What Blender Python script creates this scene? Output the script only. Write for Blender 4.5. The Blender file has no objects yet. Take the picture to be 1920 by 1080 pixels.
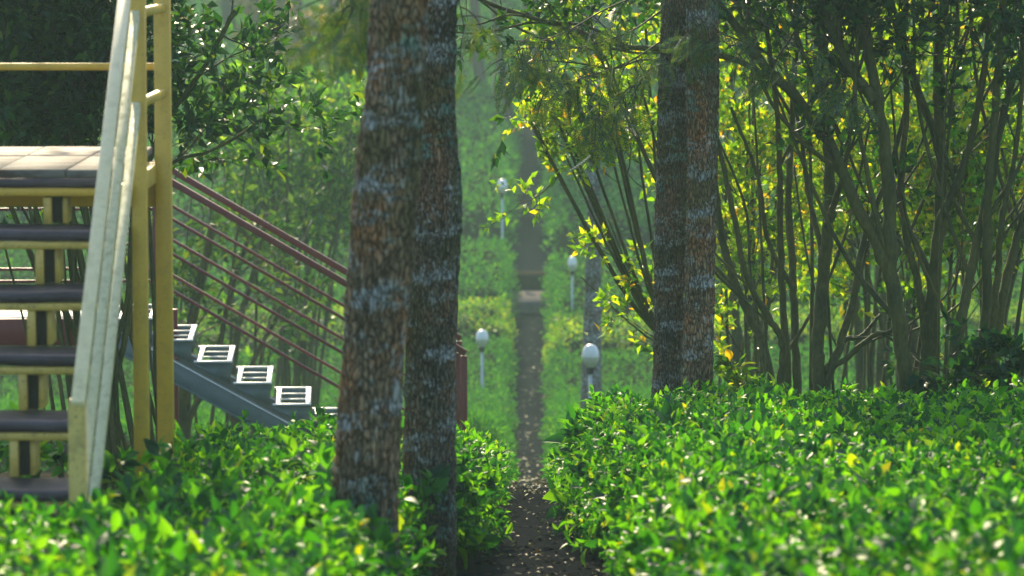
import bpy, math, random
import numpy as np
from mathutils import Vector, noise as mn

# ------------------------------------------------------------------ camera, world, sun
sc = bpy.context.scene
F = 7200.0                       # focal length in pixels of the 1920 px wide photograph
TH = math.atan(690.0 / F)
cam = bpy.data.objects.new('camera', bpy.data.cameras.new('camera'))
sc.collection.objects.link(cam)
cam.location = (0, 0, 0)
cam.rotation_euler = (math.pi / 2 - TH, 0, 0)
cam.data.sensor_width = 36.0
cam.data.lens = 36.0 * F / 1920.0
cam.data.clip_start = 0.2
cam.data.clip_end = 1500
cam.data.dof.use_dof = True
cam.data.dof.focus_distance = 19.8
cam.data.dof.aperture_fstop = 4.9
sc.camera = cam

SUN_EL, SUN_AZ = math.radians(30), math.radians(-10)      # azimuth from +Y (forward), negative = left
world = bpy.data.worlds.new("World"); sc.world = world; world.use_nodes = True
wn = world.node_tree; bg = wn.nodes['Background']
sky = wn.nodes.new('ShaderNodeTexSky'); sky.sky_type = 'NISHITA'; sky.sun_disc = False
sky.sun_elevation = SUN_EL; sky.sun_rotation = SUN_AZ
sky.air_density = 1.0; sky.dust_density = 1.2
wn.links.new(sky.outputs[0], bg.inputs[0]); bg.inputs[1].default_value = 0.15
sd = Vector((math.sin(SUN_AZ) * math.cos(SUN_EL), math.cos(SUN_AZ) * math.cos(SUN_EL), math.sin(SUN_EL)))
sun = bpy.data.objects.new('sun', bpy.data.lights.new('sun', 'SUN'))
sun.data.energy = 5.0; sun.data.angle = math.radians(0.6); sun.data.color = (1.0, 0.84, 0.56)
sun.rotation_euler = (-sd).to_track_quat('-Z', 'Y').to_euler()
sc.collection.objects.link(sun)

vs = sc.view_settings
vs.view_transform = 'Standard'; vs.look = 'None'; vs.gamma = 1.0; vs.use_curve_mapping = False
vs.exposure = 1.0
cy = sc.cycles
cy.use_denoising = True
cy.max_bounces = 6; cy.diffuse_bounces = 3; cy.glossy_bounces = 2; cy.transmission_bounces = 4
cy.volume_bounces = 1; cy.transparent_max_bounces = 4
cy.sample_clamp_indirect = 4.0
cy.use_adaptive_sampling = True; cy.adaptive_threshold = 0.02

rnd = random.Random(7)
rng = np.random.default_rng(11)
S, C = math.sin(TH), math.cos(TH)

def P(px, py, Y):
    """point of the photograph at pixel (px,py) standing at distance Y"""
    u = (px - 960) / F; v = (540 - py) / F
    k = Y / (C + v * S)
    return np.array([u * k, Y, (-S + v * C) * k])

# ground profile along Y (z of the soil); hedges stand HH above it
GY = [-30, 0, 20, 28, 38, 45, 51, 56, 62.4, 66, 90, 110, 140, 200, 280]
GZ = [1.0, -1.325, -3.02, -4.15, -5.55, -6.35, -6.80, -6.60, -5.95, -5.5, -4.3, -2.8, 0.0, 9.0, 24.0]
def G(y): return np.interp(y, GY, GZ)
HH = 0.55
def PX(y): return 0.0047 * np.asarray(y, dtype=float)     # centre line of the path

# ------------------------------------------------------------------ materials
def new_mat(name):
    m = bpy.data.materials.new(name); m.use_nodes = True
    nt = m.node_tree; nt.nodes.clear()
    out = nt.nodes.new('ShaderNodeOutputMaterial')
    return m, nt, out
def N(nt, t, **kw):
    n = nt.nodes.new(t)
    for k, v in kw.items():
        if k in ('vals',):
            for a, b in v.items(): n.inputs[a].default_value = b
        else: setattr(n, k, v)
    return n
def ramp(nt, stops, src=None, interp='LINEAR'):
    r = nt.nodes.new('ShaderNodeValToRGB'); cr = r.color_ramp; cr.interpolation = interp
    while len(cr.elements) < len(stops): cr.elements.new(0.5)
    for e, (p, c) in zip(cr.elements, stops):
        e.position = p
        e.color = (c[0], c[1], c[2], 1) if not isinstance(c, (int, float)) else (c, c, c, 1)
    if src is not None: nt.links.new(src, r.inputs[0])
    return r
def mixc(nt, fac, a, b, mode='MIX'):
    m = nt.nodes.new('ShaderNodeMix'); m.data_type = 'RGBA'; m.blend_type = mode
    for i, s in ((0, fac), (6, a), (7, b)):
        if isinstance(s, (int, float)): m.inputs[i].default_value = s
        elif isinstance(s, tuple): m.inputs[i].default_value = (s[0], s[1], s[2], 1)
        else: nt.links.new(s, m.inputs[i])
    return m.outputs[2]
def coords(nt, scale=(1, 1, 1)):
    t = nt.nodes.new('ShaderNodeTexCoord'); mp = nt.nodes.new('ShaderNodeMapping')
    nt.links.new(t.outputs['Object'], mp.inputs[0]); mp.inputs['Scale'].default_value = scale
    return mp.outputs[0]
def noise(nt, scale, detail=4, rough=0.55, vec=None):
    n = nt.nodes.new('ShaderNodeTexNoise'); n.inputs['Scale'].default_value = scale
    n.inputs['Detail'].default_value = detail; n.inputs['Roughness'].default_value = rough
    if vec is not None: nt.links.new(vec, n.inputs['Vector'])
    return n.outputs[0]
def principled(nt, col, rough=0.6, spec=0.5, metal=0.0, normal=None):
    b = nt.nodes.new('ShaderNodeBsdfPrincipled')
    if isinstance(col, tuple): b.inputs['Base Color'].default_value = (*col, 1)
    else: nt.links.new(col, b.inputs['Base Color'])
    if isinstance(rough, (int, float)): b.inputs['Roughness'].default_value = rough
    else: nt.links.new(rough, b.inputs['Roughness'])
    b.inputs['Specular IOR Level'].default_value = spec
    b.inputs['Metallic'].default_value = metal
    if normal is not None: nt.links.new(normal, b.inputs['Normal'])
    return b.outputs[0]
def bump(nt, h, strength=0.5, dist=0.01):
    b = nt.nodes.new('ShaderNodeBump'); b.inputs['Strength'].default_value = strength
    b.inputs['Distance'].default_value = dist; nt.links.new(h, b.inputs['Height'])
    return b.outputs[0]

def leaf_mat(name, stops, trans=0.5, tcol=(1.5, 1.35, 0.35), rough=0.35, spec=0.5):
    m, nt, out = new_mat(name)
    g = nt.nodes.new('ShaderNodeNewGeometry')
    r = ramp(nt, stops, g.outputs['Random Per Island'])
    vec = coords(nt); nz = noise(nt, 1.3, 3, 0.6, vec)                      # patches of younger growth
    hue = ramp(nt, [(0.35, (0.82, 0.85, 1.0)), (0.65, (1.15, 1.1, 0.8))], nz)
    col = mixc(nt, 1.0, r.outputs[0], hue.outputs[0], 'MULTIPLY')
    d = principled(nt, col, rough, spec)
    tc = mixc(nt, 1.0, col, tcol, 'MULTIPLY')
    t = nt.nodes.new('ShaderNodeBsdfTranslucent'); nt.links.new(tc, t.inputs[0])
    mx = nt.nodes.new('ShaderNodeMixShader'); mx.inputs[0].default_value = trans
    nt.links.new(d, mx.inputs[1]); nt.links.new(t.outputs[0], mx.inputs[2])
    nt.links.new(mx.outputs[0], out.inputs[0])
    return m

M = {}
M['tea'] = leaf_mat('tea_leaf', [(0.0, (0.008, 0.05, 0.045)), (0.26, (0.014, 0.095, 0.045)), (0.48, (0.035, 0.20, 0.015)),
                                 (0.76, (0.10, 0.35, 0.012)), (0.955, (0.17, 0.42, 0.010)), (0.993, (0.32, 0.45, 0.010)), (1.0, (0.42, 0.42, 0.02))], 0.48, (1.65, 1.5, 0.2), 0.5, 0.4)
M['tea_far'] = leaf_mat('tea_leaf_far', [(0.0, (0.03, 0.14, 0.05)), (0.5, (0.04, 0.19, 0.045)), (0.85, (0.075, 0.26, 0.04)), (1.0, (0.12, 0.30, 0.03))], 0.4, (1.5, 1.4, 0.35), 0.7, 0.03)
M['tree_leaf'] = leaf_mat('tree_leaf', [(0.0, (0.012, 0.055, 0.03)), (0.35, (0.03, 0.12, 0.02)), (0.7, (0.085, 0.20, 0.008)), (0.93, (0.20, 0.28, 0.006)), (1.0, (0.35, 0.22, 0.01))], 0.55, (3.0, 2.4, 0.12), 0.34, 0.4)
M['dark_leaf'] = leaf_mat('dark_leaf', [(0.0, (0.006, 0.035, 0.025)), (0.5, (0.012, 0.065, 0.028)), (0.9, (0.035, 0.12, 0.018)), (1.0, (0.10, 0.18, 0.02))], 0.4, (2.4, 2.0, 0.2), 0.38, 0.25)
M['tea_sunlit'] = leaf_mat('sunlit_tea_leaf', [(0.0, (0.04, 0.15, 0.03)), (0.6, (0.08, 0.23, 0.025)), (1.0, (0.28, 0.36, 0.04))], 0.55, (1.8, 1.6, 0.3), 0.5, 0.2)  # yellow-green tint paints sunlight onto the hedge crest rows
M['sunlit_leaf'] = leaf_mat('sunlit_tree_leaf', [(0.0, (0.03, 0.11, 0.015)), (0.3, (0.09, 0.24, 0.01)), (0.65, (0.20, 0.38, 0.008)), (0.93, (0.38, 0.46, 0.01)), (1.0, (0.5, 0.28, 0.01))], 0.65, (2.3, 1.9, 0.12), 0.36, 0.4)  # brighter, yellower leaf colour standing in for sun shining through
M['bush_leaf'] = leaf_mat('bush_leaf', [(0.0, (0.025, 0.10, 0.03)), (0.5, (0.055, 0.17, 0.03)), (0.9, (0.15, 0.34, 0.03)), (1.0, (0.36, 0.42, 0.05))], 0.5, (1.9, 1.7, 0.4), 0.4, 0.4)
M['frond'] = leaf_mat('oak_frond', [(0.0, (0.02, 0.07, 0.045)), (0.5, (0.045, 0.12, 0.04)), (1.0, (0.12, 0.17, 0.02))], 0.4, (1.8, 1.5, 0.3), 0.35, 0.45)
M['forest'] = leaf_mat('forest_glow_leaf', [(0.0, (0.10, 0.12, 0.04)), (0.6, (0.22, 0.20, 0.07)), (1.0, (0.36, 0.28, 0.11))], 0.5, (2.2, 1.8, 0.7), 0.6, 0.1)  # golden tint puts the glow of the lit mist into the leaves
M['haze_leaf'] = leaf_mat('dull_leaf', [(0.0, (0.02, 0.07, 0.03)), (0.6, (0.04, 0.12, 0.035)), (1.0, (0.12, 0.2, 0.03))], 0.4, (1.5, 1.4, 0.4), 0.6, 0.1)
M['litter'] = leaf_mat('fallen_leaf', [(0.0, (0.05, 0.035, 0.02)), (0.35, (0.12, 0.09, 0.05)), (0.6, (0.10, 0.16, 0.03)), (0.85, (0.08, 0.09, 0.05)), (1.0, (0.20, 0.19, 0.14))], 0.15, (1.2, 1.1, 0.5), 0.6, 0.2)

def bark_mat(name, dark, mid, red, lichen=0.5, scale=1.0, moss=(0.10, 0.11, 0.02)):
    m, nt, out = new_mat(name)
    v1 = coords(nt, (1, 1, 0.33))
    fis = noise(nt, 80 * scale, 5, 0.62, v1)
    wob = nt.nodes.new('ShaderNodeTexNoise'); wob.inputs['Scale'].default_value = 22 * scale; nt.links.new(v1, wob.inputs['Vector'])
    vm = nt.nodes.new('ShaderNodeVectorMath'); vm.operation = 'MULTIPLY_ADD'
    nt.links.new(wob.outputs['Color'], vm.inputs[0]); vm.inputs[1].default_value = (0.055, 0.055, 0.055); nt.links.new(v1, vm.inputs[2])
    vo = nt.nodes.new('ShaderNodeTexVoronoi'); vo.feature = 'DISTANCE_TO_EDGE'; vo.inputs['Scale'].default_value = 62 * scale
    nt.links.new(vm.outputs[0], vo.inputs['Vector'])
    vc = nt.nodes.new('ShaderNodeTexVoronoi'); vc.inputs['Scale'].default_value = 62 * scale; nt.links.new(vm.outputs[0], vc.inputs['Vector'])
    crack = ramp(nt, [(0.0, 0.16), (0.16, 0.85), (0.40, 1.15)], vo.outputs[0])
    big = noise(nt, 5 * scale, 4, 0.6, coords(nt, (1, 1, 0.5)))
    base = ramp(nt, [(0.32, dark), (0.50, mid), (0.66, red)], big)
    dk = ramp(nt, [(0.36, 0.45), (0.62, 1.35)], fis)
    col = mixc(nt, 1.0, base.outputs[0], dk.outputs[0], 'MULTIPLY')
    mo = ramp(nt, [(0.50, 0.0), (0.68, 0.75)], noise(nt, 4.2 * scale, 3, 0.6, coords(nt, (1, 1, 0.35))))
    col = mixc(nt, mo.outputs[0], col, moss)
    # pale lichen grows on the plates, in broken rings and blotches
    band = noise(nt, 6.5 * scale, 5, 0.72, coords(nt, (0.5, 0.5, 1.6)))
    pl_ = nt.nodes.new('ShaderNodeSeparateColor'); nt.links.new(vc.outputs['Color'], pl_.inputs[0])
    f1 = nt.nodes.new('ShaderNodeMath'); f1.operation = 'MULTIPLY_ADD'; nt.links.new(pl_.outputs[0], f1.inputs[0]); f1.inputs[1].default_value = 0.11; nt.links.new(band, f1.inputs[2])
    f2 = nt.nodes.new('ShaderNodeMath'); f2.operation = 'MULTIPLY_ADD'; nt.links.new(fis, f2.inputs[0]); f2.inputs[1].default_value = 0.25; nt.links.new(f1.outputs[0], f2.inputs[2])
    th = 0.715 + 0.14 * (1 - lichen)
    lf = ramp(nt, [(th - 0.02, 0.0), (th + 0.06, 0.75)], f2.outputs[0])
    lc = ramp(nt, [(0.40, (0.14, 0.30, 0.23)), (0.48, (0.34, 0.38, 0.33)), (0.60, (0.46, 0.50, 0.50))], noise(nt, 3.1 * scale, 2, 0.5, coords(nt, (1, 1, 1))))
    col = mixc(nt, lf.outputs[0], col, lc.outputs[0])
    col = mixc(nt, 1.0, col, crack.outputs[0], 'MULTIPLY')
    h = mixc(nt, 0.35, crack.outputs[0], fis)
    b = bump(nt, h, 0.9, 0.012)
    nt.links.new(principled(nt, col, 0.9, 0.15, normal=b), out.inputs[0])
    return m
M['oak_bark'] = bark_mat('lichened_bark', (0.09, 0.065, 0.04), (0.27, 0.19, 0.11), (0.40, 0.16, 0.06), 1.0, 1.0)
M['oak_bark_dark'] = bark_mat('dark_lichened_bark', (0.055, 0.048, 0.036), (0.17, 0.14, 0.10), (0.28, 0.15, 0.08), 0.95, 1.25)
def stem_mat(name, a, b, c):
    m, nt, out = new_mat(name)
    n1 = noise(nt, 6, 4, 0.6, coords(nt, (1, 1, 0.4))); n2 = noise(nt, 60, 4, 0.6, coords(nt, (1, 1, 0.4)))
    col = ramp(nt, [(0.3, a), (0.5, b), (0.7, c)], n1).outputs[0]
    col = mixc(nt, 1.0, col, ramp(nt, [(0.35, 0.75), (0.65, 1.2)], n2).outputs[0], 'MULTIPLY')
    nt.links.new(principled(nt, col, 0.75, 0.3, normal=bump(nt, n2, 0.5, 0.004)), out.inputs[0])
    return m
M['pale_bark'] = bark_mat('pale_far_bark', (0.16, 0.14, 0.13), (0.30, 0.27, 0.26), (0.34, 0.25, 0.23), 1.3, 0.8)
M['stem_bark'] = stem_mat('smooth_bark', (0.028, 0.037, 0.010), (0.066, 0.075, 0.018), (0.115, 0.10, 0.028))
M['twig'] = stem_mat('twig_bark', (0.025, 0.022, 0.015), (0.05, 0.045, 0.028), (0.08, 0.055, 0.03))

def ground_mat(name, a, b, c, s1=2.0, s2=40.0, bd=0.02, spec=0.0):
    m, nt, out = new_mat(name)
    v = coords(nt)
    n1 = noise(nt, s1, 5, 0.6, v); n2 = noise(nt, s2, 5, 0.7, v)
    col = mixc(nt, 0.5, ramp(nt, [(0.3, a), (0.7, b)], n1).outputs[0], ramp(nt, [(0.35, a), (0.55, b), (0.75, c)], n2).outputs[0])
    nt.links.new(principled(nt, col, 0.95, spec, normal=bump(nt, n2, 0.9, bd)), out.inputs[0])
    return m
M['soil'] = ground_mat('soil', (0.018, 0.016, 0.012), (0.045, 0.036, 0.024), (0.05, 0.07, 0.025), 0.6, 22)
M['path'] = ground_mat('path_gravel', (0.009, 0.010, 0.013), (0.022, 0.024, 0.029), (0.06, 0.064, 0.072), 1.2, 55, 0.02)
M['core'] = ground_mat('hedge_core', (0.012, 0.018, 0.008), (0.025, 0.035, 0.012), (0.03, 0.06, 0.015), 3, 30)
M['concrete'] = ground_mat('slab_concrete', (0.10, 0.09, 0.085), (0.20, 0.175, 0.16), (0.26, 0.23, 0.21), 3, 30, 0.005)

def paint(name, col, grime=(0.12, 0.10, 0.04), amount=0.35, rough=0.4, spec=0.5, s=14):
    m, nt, out = new_mat(name)
    v = coords(nt)
    n1 = noise(nt, s, 6, 0.7, v); n2 = noise(nt, s * 7, 4, 0.6, v)
    f = ramp(nt, [(0.48, 0.0), (0.72, amount)], n1)
    f2 = ramp(nt, [(0.60, 0.0), (0.68, amount * 1.3)], n2)
    c = mixc(nt, f.outputs[0], col, grime); c = mixc(nt, f2.outputs[0], c, grime)
    r = ramp(nt, [(0.3, rough * 0.8), (0.7, min(1, rough * 1.5))], n1)
    nt.links.new(principled(nt, c, r.outputs[0], spec, normal=bump(nt, n2, 0.15, 0.002)), out.inputs[0])
    return m
M['yellow'] = paint('yellow_paint', (0.62, 0.42, 0.05), (0.28, 0.20, 0.05), 0.4)
M['pale'] = paint('worn_pale_paint', (0.88, 0.74, 0.42), (0.45, 0.38, 0.15), 0.5, 0.35)
M['pale_grimy'] = paint('grimy_pale_paint', (0.66, 0.62, 0.36), (0.22, 0.22, 0.10), 0.6, 0.6, 0.3, 30)
M['yellow_dirty'] = paint('grimy_yellow_paint', (0.58, 0.43, 0.09), (0.12, 0.10, 0.03), 0.7)
M['red'] = paint('maroon_paint', (0.15, 0.014, 0.018), (0.07, 0.02, 0.02), 0.4, 0.38, 0.35)
M['green_steel'] = paint('green_grey_paint', (0.09, 0.14, 0.14), (0.04, 0.05, 0.05), 0.4, 0.4)
M['white_steel'] = paint('white_paint', (0.78, 0.82, 0.80), (0.4, 0.42, 0.40), 0.4, 0.4)
M['pole'] = paint('grey_pole_paint', (0.42, 0.50, 0.54), (0.25, 0.28, 0.28), 0.4, 0.45, s=6)
M['collar'] = paint('dark_collar', (0.022, 0.022, 0.024), (0.015, 0.015, 0.015), 0.4, 0.6, 0.2)
M['globe'] = paint('opal_globe', (0.82, 0.84, 0.80), (0.45, 0.5, 0.38), 0.35, 0.25, s=9)
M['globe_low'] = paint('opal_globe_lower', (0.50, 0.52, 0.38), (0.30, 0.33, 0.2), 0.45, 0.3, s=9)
M['slot'] = paint('tube_inside', (0.02, 0.018, 0.012), (0.01, 0.01, 0.01), 0.3, 0.9)

def wood_mat(name, a, b, c, t0, t1, rough):
    m, nt, out = new_mat(name)
    g = noise(nt, 9, 6, 0.7, coords(nt, (0.35, 3.0, 3.0)))
    w = noise(nt, 3.0, 5, 0.65, coords(nt, (0.8, 2.2, 1)))
    cr = noise(nt, 30, 4, 0.7, coords(nt, (0.12, 3.0, 2.0)))
    col = mixc(nt, ramp(nt, [(t0, 0.0), (t1, 1.0)], w).outputs[0], ramp(nt, [(0.3, a), (0.7, b)], g).outputs[0], c)
    col = mixc(nt, ramp(nt, [(0.34, 0.9), (0.42, 0.0)], cr).outputs[0], col, (0.012, 0.01, 0.01))
    nt.links.new(principled(nt, col, rough, 0.4, normal=bump(nt, g, 0.7, 0.008)), out.inputs[0])
    return m
M['plank'] = wood_mat('weathered_tread_wood', (0.030, 0.020, 0.024), (0.075, 0.055, 0.065), (0.14, 0.12, 0.14), 0.5, 0.8, 0.42)
M['deck'] = wood_mat('bleached_deck_wood', (0.035, 0.022, 0.018), (0.095, 0.065, 0.05), (0.15, 0.15, 0.13), 0.47, 0.57, 0.75)

# ------------------------------------------------------------------ mesh helpers
WL = {}
class MB:
    def __init__(s): s.v = []; s.q = []; s.t = []; s.n = 0
    def add(s, v, q=None, t=None):
        v = np.asarray(v, dtype=np.float64).reshape(-1, 3)
        if q is not None and len(q): s.q.append(np.asarray(q, dtype=np.int64) + s.n)
        if t is not None and len(t): s.t.append(np.asarray(t, dtype=np.int64) + s.n)
        s.v.append(v); s.n += len(v)
    def build(s, name, mat, parent=None, origin=None, smooth=False):
        me = bpy.data.meshes.new(name)
        v = np.concatenate(s.v)
        off = np.array(WL[parent.name]) if parent is not None else (np.array(origin) if origin is not None else np.zeros(3))
        v = v - off
        q = np.concatenate(s.q) if s.q else np.zeros((0, 4), int)
        t = np.concatenate(s.t) if s.t else np.zeros((0, 3), int)
        me.vertices.add(len(v)); me.vertices.foreach_set('co', v.astype(np.float32).ravel())
        li = np.concatenate([q.ravel(), t.ravel()])
        me.loops.add(len(li)); me.loops.foreach_set('vertex_index', li.astype(np.int32))
        npoly = len(q) + len(t)
        me.polygons.add(npoly)
        ls = np.concatenate([np.arange(len(q)) * 4, len(q) * 4 + np.arange(len(t)) * 3])
        me.polygons.foreach_set('loop_start', ls.astype(np.int32))
        if smooth: me.polygons.foreach_set('use_smooth', np.ones(npoly, dtype=bool))
        me.update(calc_edges=True); me.validate()
        me.materials.append(mat)
        o = bpy.data.objects.new(name, me); sc.collection.objects.link(o)
        if parent is not None:
            o.parent = parent; WL[o.name] = tuple(off)
        else:
            o.location = tuple(off); WL[o.name] = tuple(off)
        return o
def thing(name, label, cat, loc, group=None):
    o = bpy.data.objects.new(name, None); sc.collection.objects.link(o)
    o.location = tuple(float(a) for a in loc); WL[o.name] = tuple(float(a) for a in loc)
    o.empty_display_size = 0.2
    return tag(o, label, cat, group)
def tag(o, label=None, cat=None, group=None, kind=None):
    if label: o['label'] = label
    if cat: o['category'] = cat
    if group: o['group'] = group
    if kind: o['kind'] = kind
    return o

def nrm(a):
    a = np.asarray(a, float); return a / (np.linalg.norm(a, axis=-1, keepdims=True) + 1e-12)

def box(mb, a, b, bev=0.0):
    """axis aligned box with chamfered edges"""
    a = np.minimum(a, b).astype(float), np.maximum(a, b).astype(float)
    lo, hi = a
    ctr = (lo + hi) / 2; h = (hi - lo) / 2
    bar_mesh(mb, ctr, np.eye(3), h, bev)
def bar_mesh(mb, ctr, R, h, bev=0.0):
    if bev <= 0:
        v = np.array([[x, y, z] for x in (-1, 1) for y in (-1, 1) for z in (-1, 1)], float) * h
        f = [[0, 1, 3, 2], [4, 6, 7, 5], [0, 4, 5, 1], [2, 3, 7, 6], [0, 2, 6, 4], [1, 5, 7, 3]]
        mb.add(v @ R + ctr, f); return
    b = min(bev, 0.45 * float(min(h)))
    vid = {}; vs_ = []
    for sx in (-1, 1):
        for sy in (-1, 1):
            for sz in (-1, 1):
                for ax in range(3):
                    p = [sx * (h[0] - b), sy * (h[1] - b), sz * (h[2] - b)]
                    p[ax] = (sx, sy, sz)[ax] * h[ax]
                    vid[(sx, sy, sz, ax)] = len(vs_); vs_.append(p)
    q = []; t = []
    for ax in range(3):
        o1, o2 = [(1, 2), (2, 0), (0, 1)][ax]
        for s in (-1, 1):
            f = []
            for a1, a2 in ((-1, -1), (1, -1), (1, 1), (-1, 1)):
                k = [0, 0, 0]; k[ax] = s; k[o1] = a1; k[o2] = a2
                f.append(vid[(*k, ax)])
            q.append(f if s > 0 else f[::-1])
        for s1 in (-1, 1):
            for s2 in (-1, 1):
                k0 = [0, 0, 0]; k1 = [0, 0, 0]
                k0[ax] = -1; k1[ax] = 1
                k0[o1] = k1[o1] = s1; k0[o2] = k1[o2] = s2
                f = [vid[(*k0, o1)], vid[(*k1, o1)], vid[(*k1, o2)], vid[(*k0, o2)]]
                q.append(f if s1 * s2 < 0 else f[::-1])
    for sx in (-1, 1):
        for sy in (-1, 1):
            for sz in (-1, 1):
                f = [vid[(sx, sy, sz, 0)], vid[(sx, sy, sz, 1)], vid[(sx, sy, sz, 2)]]
                t.append(f if sx * sy * sz > 0 else f[::-1])
    mb.add(np.array(vs_) @ R + ctr, q, t)
def bar(mb, a, b, w, hgt, bev=0.003, side=None):
    """box section bar from a to b; w = width across, hgt = height"""
    a = np.asarray(a, float); b = np.asarray(b, float)
    d = b - a; L = np.linalg.norm(d); d = d / L
    up = np.array([0, 0, 1.0]) if abs(d[2]) < 0.95 else np.array([0, 1.0, 0])
    s = nrm(np.cross(d, up)); u = np.cross(s, d)
    bar_mesh(mb, (a + b) / 2, np.array([d, s, u]), np.array([L / 2, w / 2, hgt / 2]), bev)

def tube(mb, pts, rad, sides=5, cap=True):
    pts = np.asarray(pts, float); n = len(pts)
    rad = np.broadcast_to(np.asarray(rad, float), (n,)) if np.ndim(rad) else np.full(n, rad)
    d = np.gradient(pts, axis=0); d = nrm(d)
    ref = np.array([0.31, 0.95, 0.05]) if abs(d[0][1]) < 0.8 else np.array([1.0, 0, 0.1])
    s = nrm(np.cross(d, ref)); u = np.cross(s, d)
    an = np.arange(sides) * 2 * math.pi / sides
    ca, sa = np.cos(an), np.sin(an)
    v = pts[:, None, :] + rad[:, None, None] * (s[:, None, :] * ca[None, :, None] + u[:, None, :] * sa[None, :, None])
    i = np.arange(n - 1)[:, None] * sides; j = np.arange(sides)[None, :]; j2 = (j + 1) % sides
    q = np.stack([i + j, i + j2, i + sides + j2, i + sides + j], -1).reshape(-1, 4)
    mb.add(v.reshape(-1, 3), q)
    if cap and sides >= 5:
        c = mb.n - n * sides
        top = np.arange(sides) + (n - 1) * sides
        mb.add(pts[-1:], None, None)
        tt = [[c + int(top[k]) - mb.n + 1, c + int(top[(k + 1) % sides]) - mb.n + 1, 0] for k in range(sides)]
        mb.t.append(np.array(tt) + (mb.n - 1))
def spline(pts, n):
    """Catmull-Rom through pts"""
    pts = np.asarray(pts, float)
    p = np.vstack([2 * pts[0] - pts[1], pts, 2 * pts[-1] - pts[-2]])
    m = len(pts) - 1; out = []
    for k in range(n):
        t = k / (n - 1) * m; i = min(int(t), m - 1); f = t - i
        a, b, c, d = p[i], p[i + 1], p[i + 2], p[i + 3]
        out.append(0.5 * ((2 * b) + (c - a) * f + (2 * a - 5 * b + 4 * c - d) * f * f + (3 * b - a - 3 * c + d) * f ** 3))
    return np.array(out)

# leaf templates: x along, y across, z up
def tmpl(kind):
    if kind == 2:
        ss = [0, .16, .38, .62, .84, 1.0]; ww = [.03, .30, .50, .44, .22, .01]
        v = []
        for s, w in zip(ss, ww):
            z = 0.10 * s - 0.34 * s * s
            v += [[s, w, z + 0.26 * w], [s, 0, z], [s, -w, z + 0.26 * w]]
        q = []
        for i in range(5):
            a = i * 3; q += [[a, a + 1, a + 4, a + 3], [a + 1, a + 2, a + 5, a + 4]]
        return np.array(v), np.array(q), None
    if kind == 1:
        v = [[0, 0, 0], [.45, .5, .06], [.45, 0, -.06], [.45, -.5, .06], [1, 0, -.2]]
        return np.array(v, float), None, np.array([[0, 2, 1], [0, 3, 2], [1, 2, 4], [2, 3, 4]])
    v = [[0, 0, 0], [.5, .5, .08], [1, 0, -.12], [.5, -.5, .08]]
    return np.array(v, float), None, np.array([[0, 2, 1], [0, 3, 2]])
TM = {k: tmpl(k) for k in (0, 1, 2)}
def leaves(mb, pos, d, up, size, width, kind=1, template=None):
    """place leaves; pos,d,up (N,3); size,width (N,)"""
    v, q, t = template if template is not None else TM[kind]
    d = nrm(d); s = nrm(np.cross(up, d)); u = np.cross(d, s)
    n = len(pos)
    V = (pos[:, None, :] + d[:, None, :] * (v[None, :, 0:1] * size[:, None, None])
         + s[:, None, :] * (v[None, :, 1:2] * width[:, None, None])
         + u[:, None, :] * (v[None, :, 2:3] * size[:, None, None]))
    k = len(v); o = (np.arange(n) * k)[:, None, None]
    mb.add(V.reshape(-1, 3), (q[None] + o).reshape(-1, 4) if q is not None else None, (t[None] + o).reshape(-1, 3) if t is not None else None)
def rdir(n, r=rng):
    a = r.normal(size=(n, 3)); return nrm(a)

# ------------------------------------------------------------------ ground and path
ys = np.unique(np.concatenate([np.linspace(-30, 5, 12), np.linspace(5, 62.4, 150), np.linspace(62.4, 110, 90), np.linspace(110, 280, 60)]))
xs = np.unique(np.concatenate([np.linspace(-150, -14, 24), np.linspace(-14, 14, 90), np.linspace(14, 150, 24)]))
X, Y = np.meshgrid(xs, ys)
def gz(x, y):
    e = np.clip((np.abs(x - PX(y)) - 0.6) / 2.0, 0, 1)
    w = np.sin(x * 0.9 + 1.3 * np.sin(y * 0.31)) * np.sin(y * 0.43 + 0.7) * 0.10 + np.sin(x * 0.21) * np.sin(y * 0.13 + 1) * 0.35 * np.clip((y - 30) / 40, 0, 1)
    e2 = np.clip((y - 16) / 20, 0, 1)
    return G(y) + e * e2 * w
Z = gz(X, Y)
gb = MB(); nx = len(xs)
i = np.arange(len(ys) - 1)[:, None] * nx + np.arange(nx - 1)[None, :]
gb.add(np.stack([X, Y, Z], -1).reshape(-1, 3), np.stack([i, i + 1, i + nx + 1, i + nx], -1).reshape(-1, 4))
tag(gb.build('ground', M['soil'], smooth=True), kind='structure')

def strip(mb, y0, y1, n, half, z0):
    yy = np.unique(np.concatenate([np.linspace(y0, y1, n), [g for g in GY if y0 < g < y1], [g for g in ys if y0 < g < y1]]))
    cx = PX(yy); xs_ = np.linspace(-1, 1, 9)
    V = np.stack([cx[:, None] + xs_[None] * half, np.repeat(yy[:, None], 9, 1), np.repeat(G(yy)[:, None] + z0, 9, 1)], -1)
    V[:, 1:-1, 2] += np.random.default_rng(3).uniform(0, 0.006, V[:, 1:-1, 2].shape)
    i = np.arange(len(yy) - 1)[:, None] * 9 + np.arange(8)[None]
    mb.add(V.reshape(-1, 3), np.stack([i, i + 1, i + 10, i + 9], -1).reshape(-1, 4))
pb = MB(); strip(pb, 2, 118, 500, 0.42, 0.006)
tag(pb.build('path', M['path'], smooth=True), kind='structure')

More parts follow.
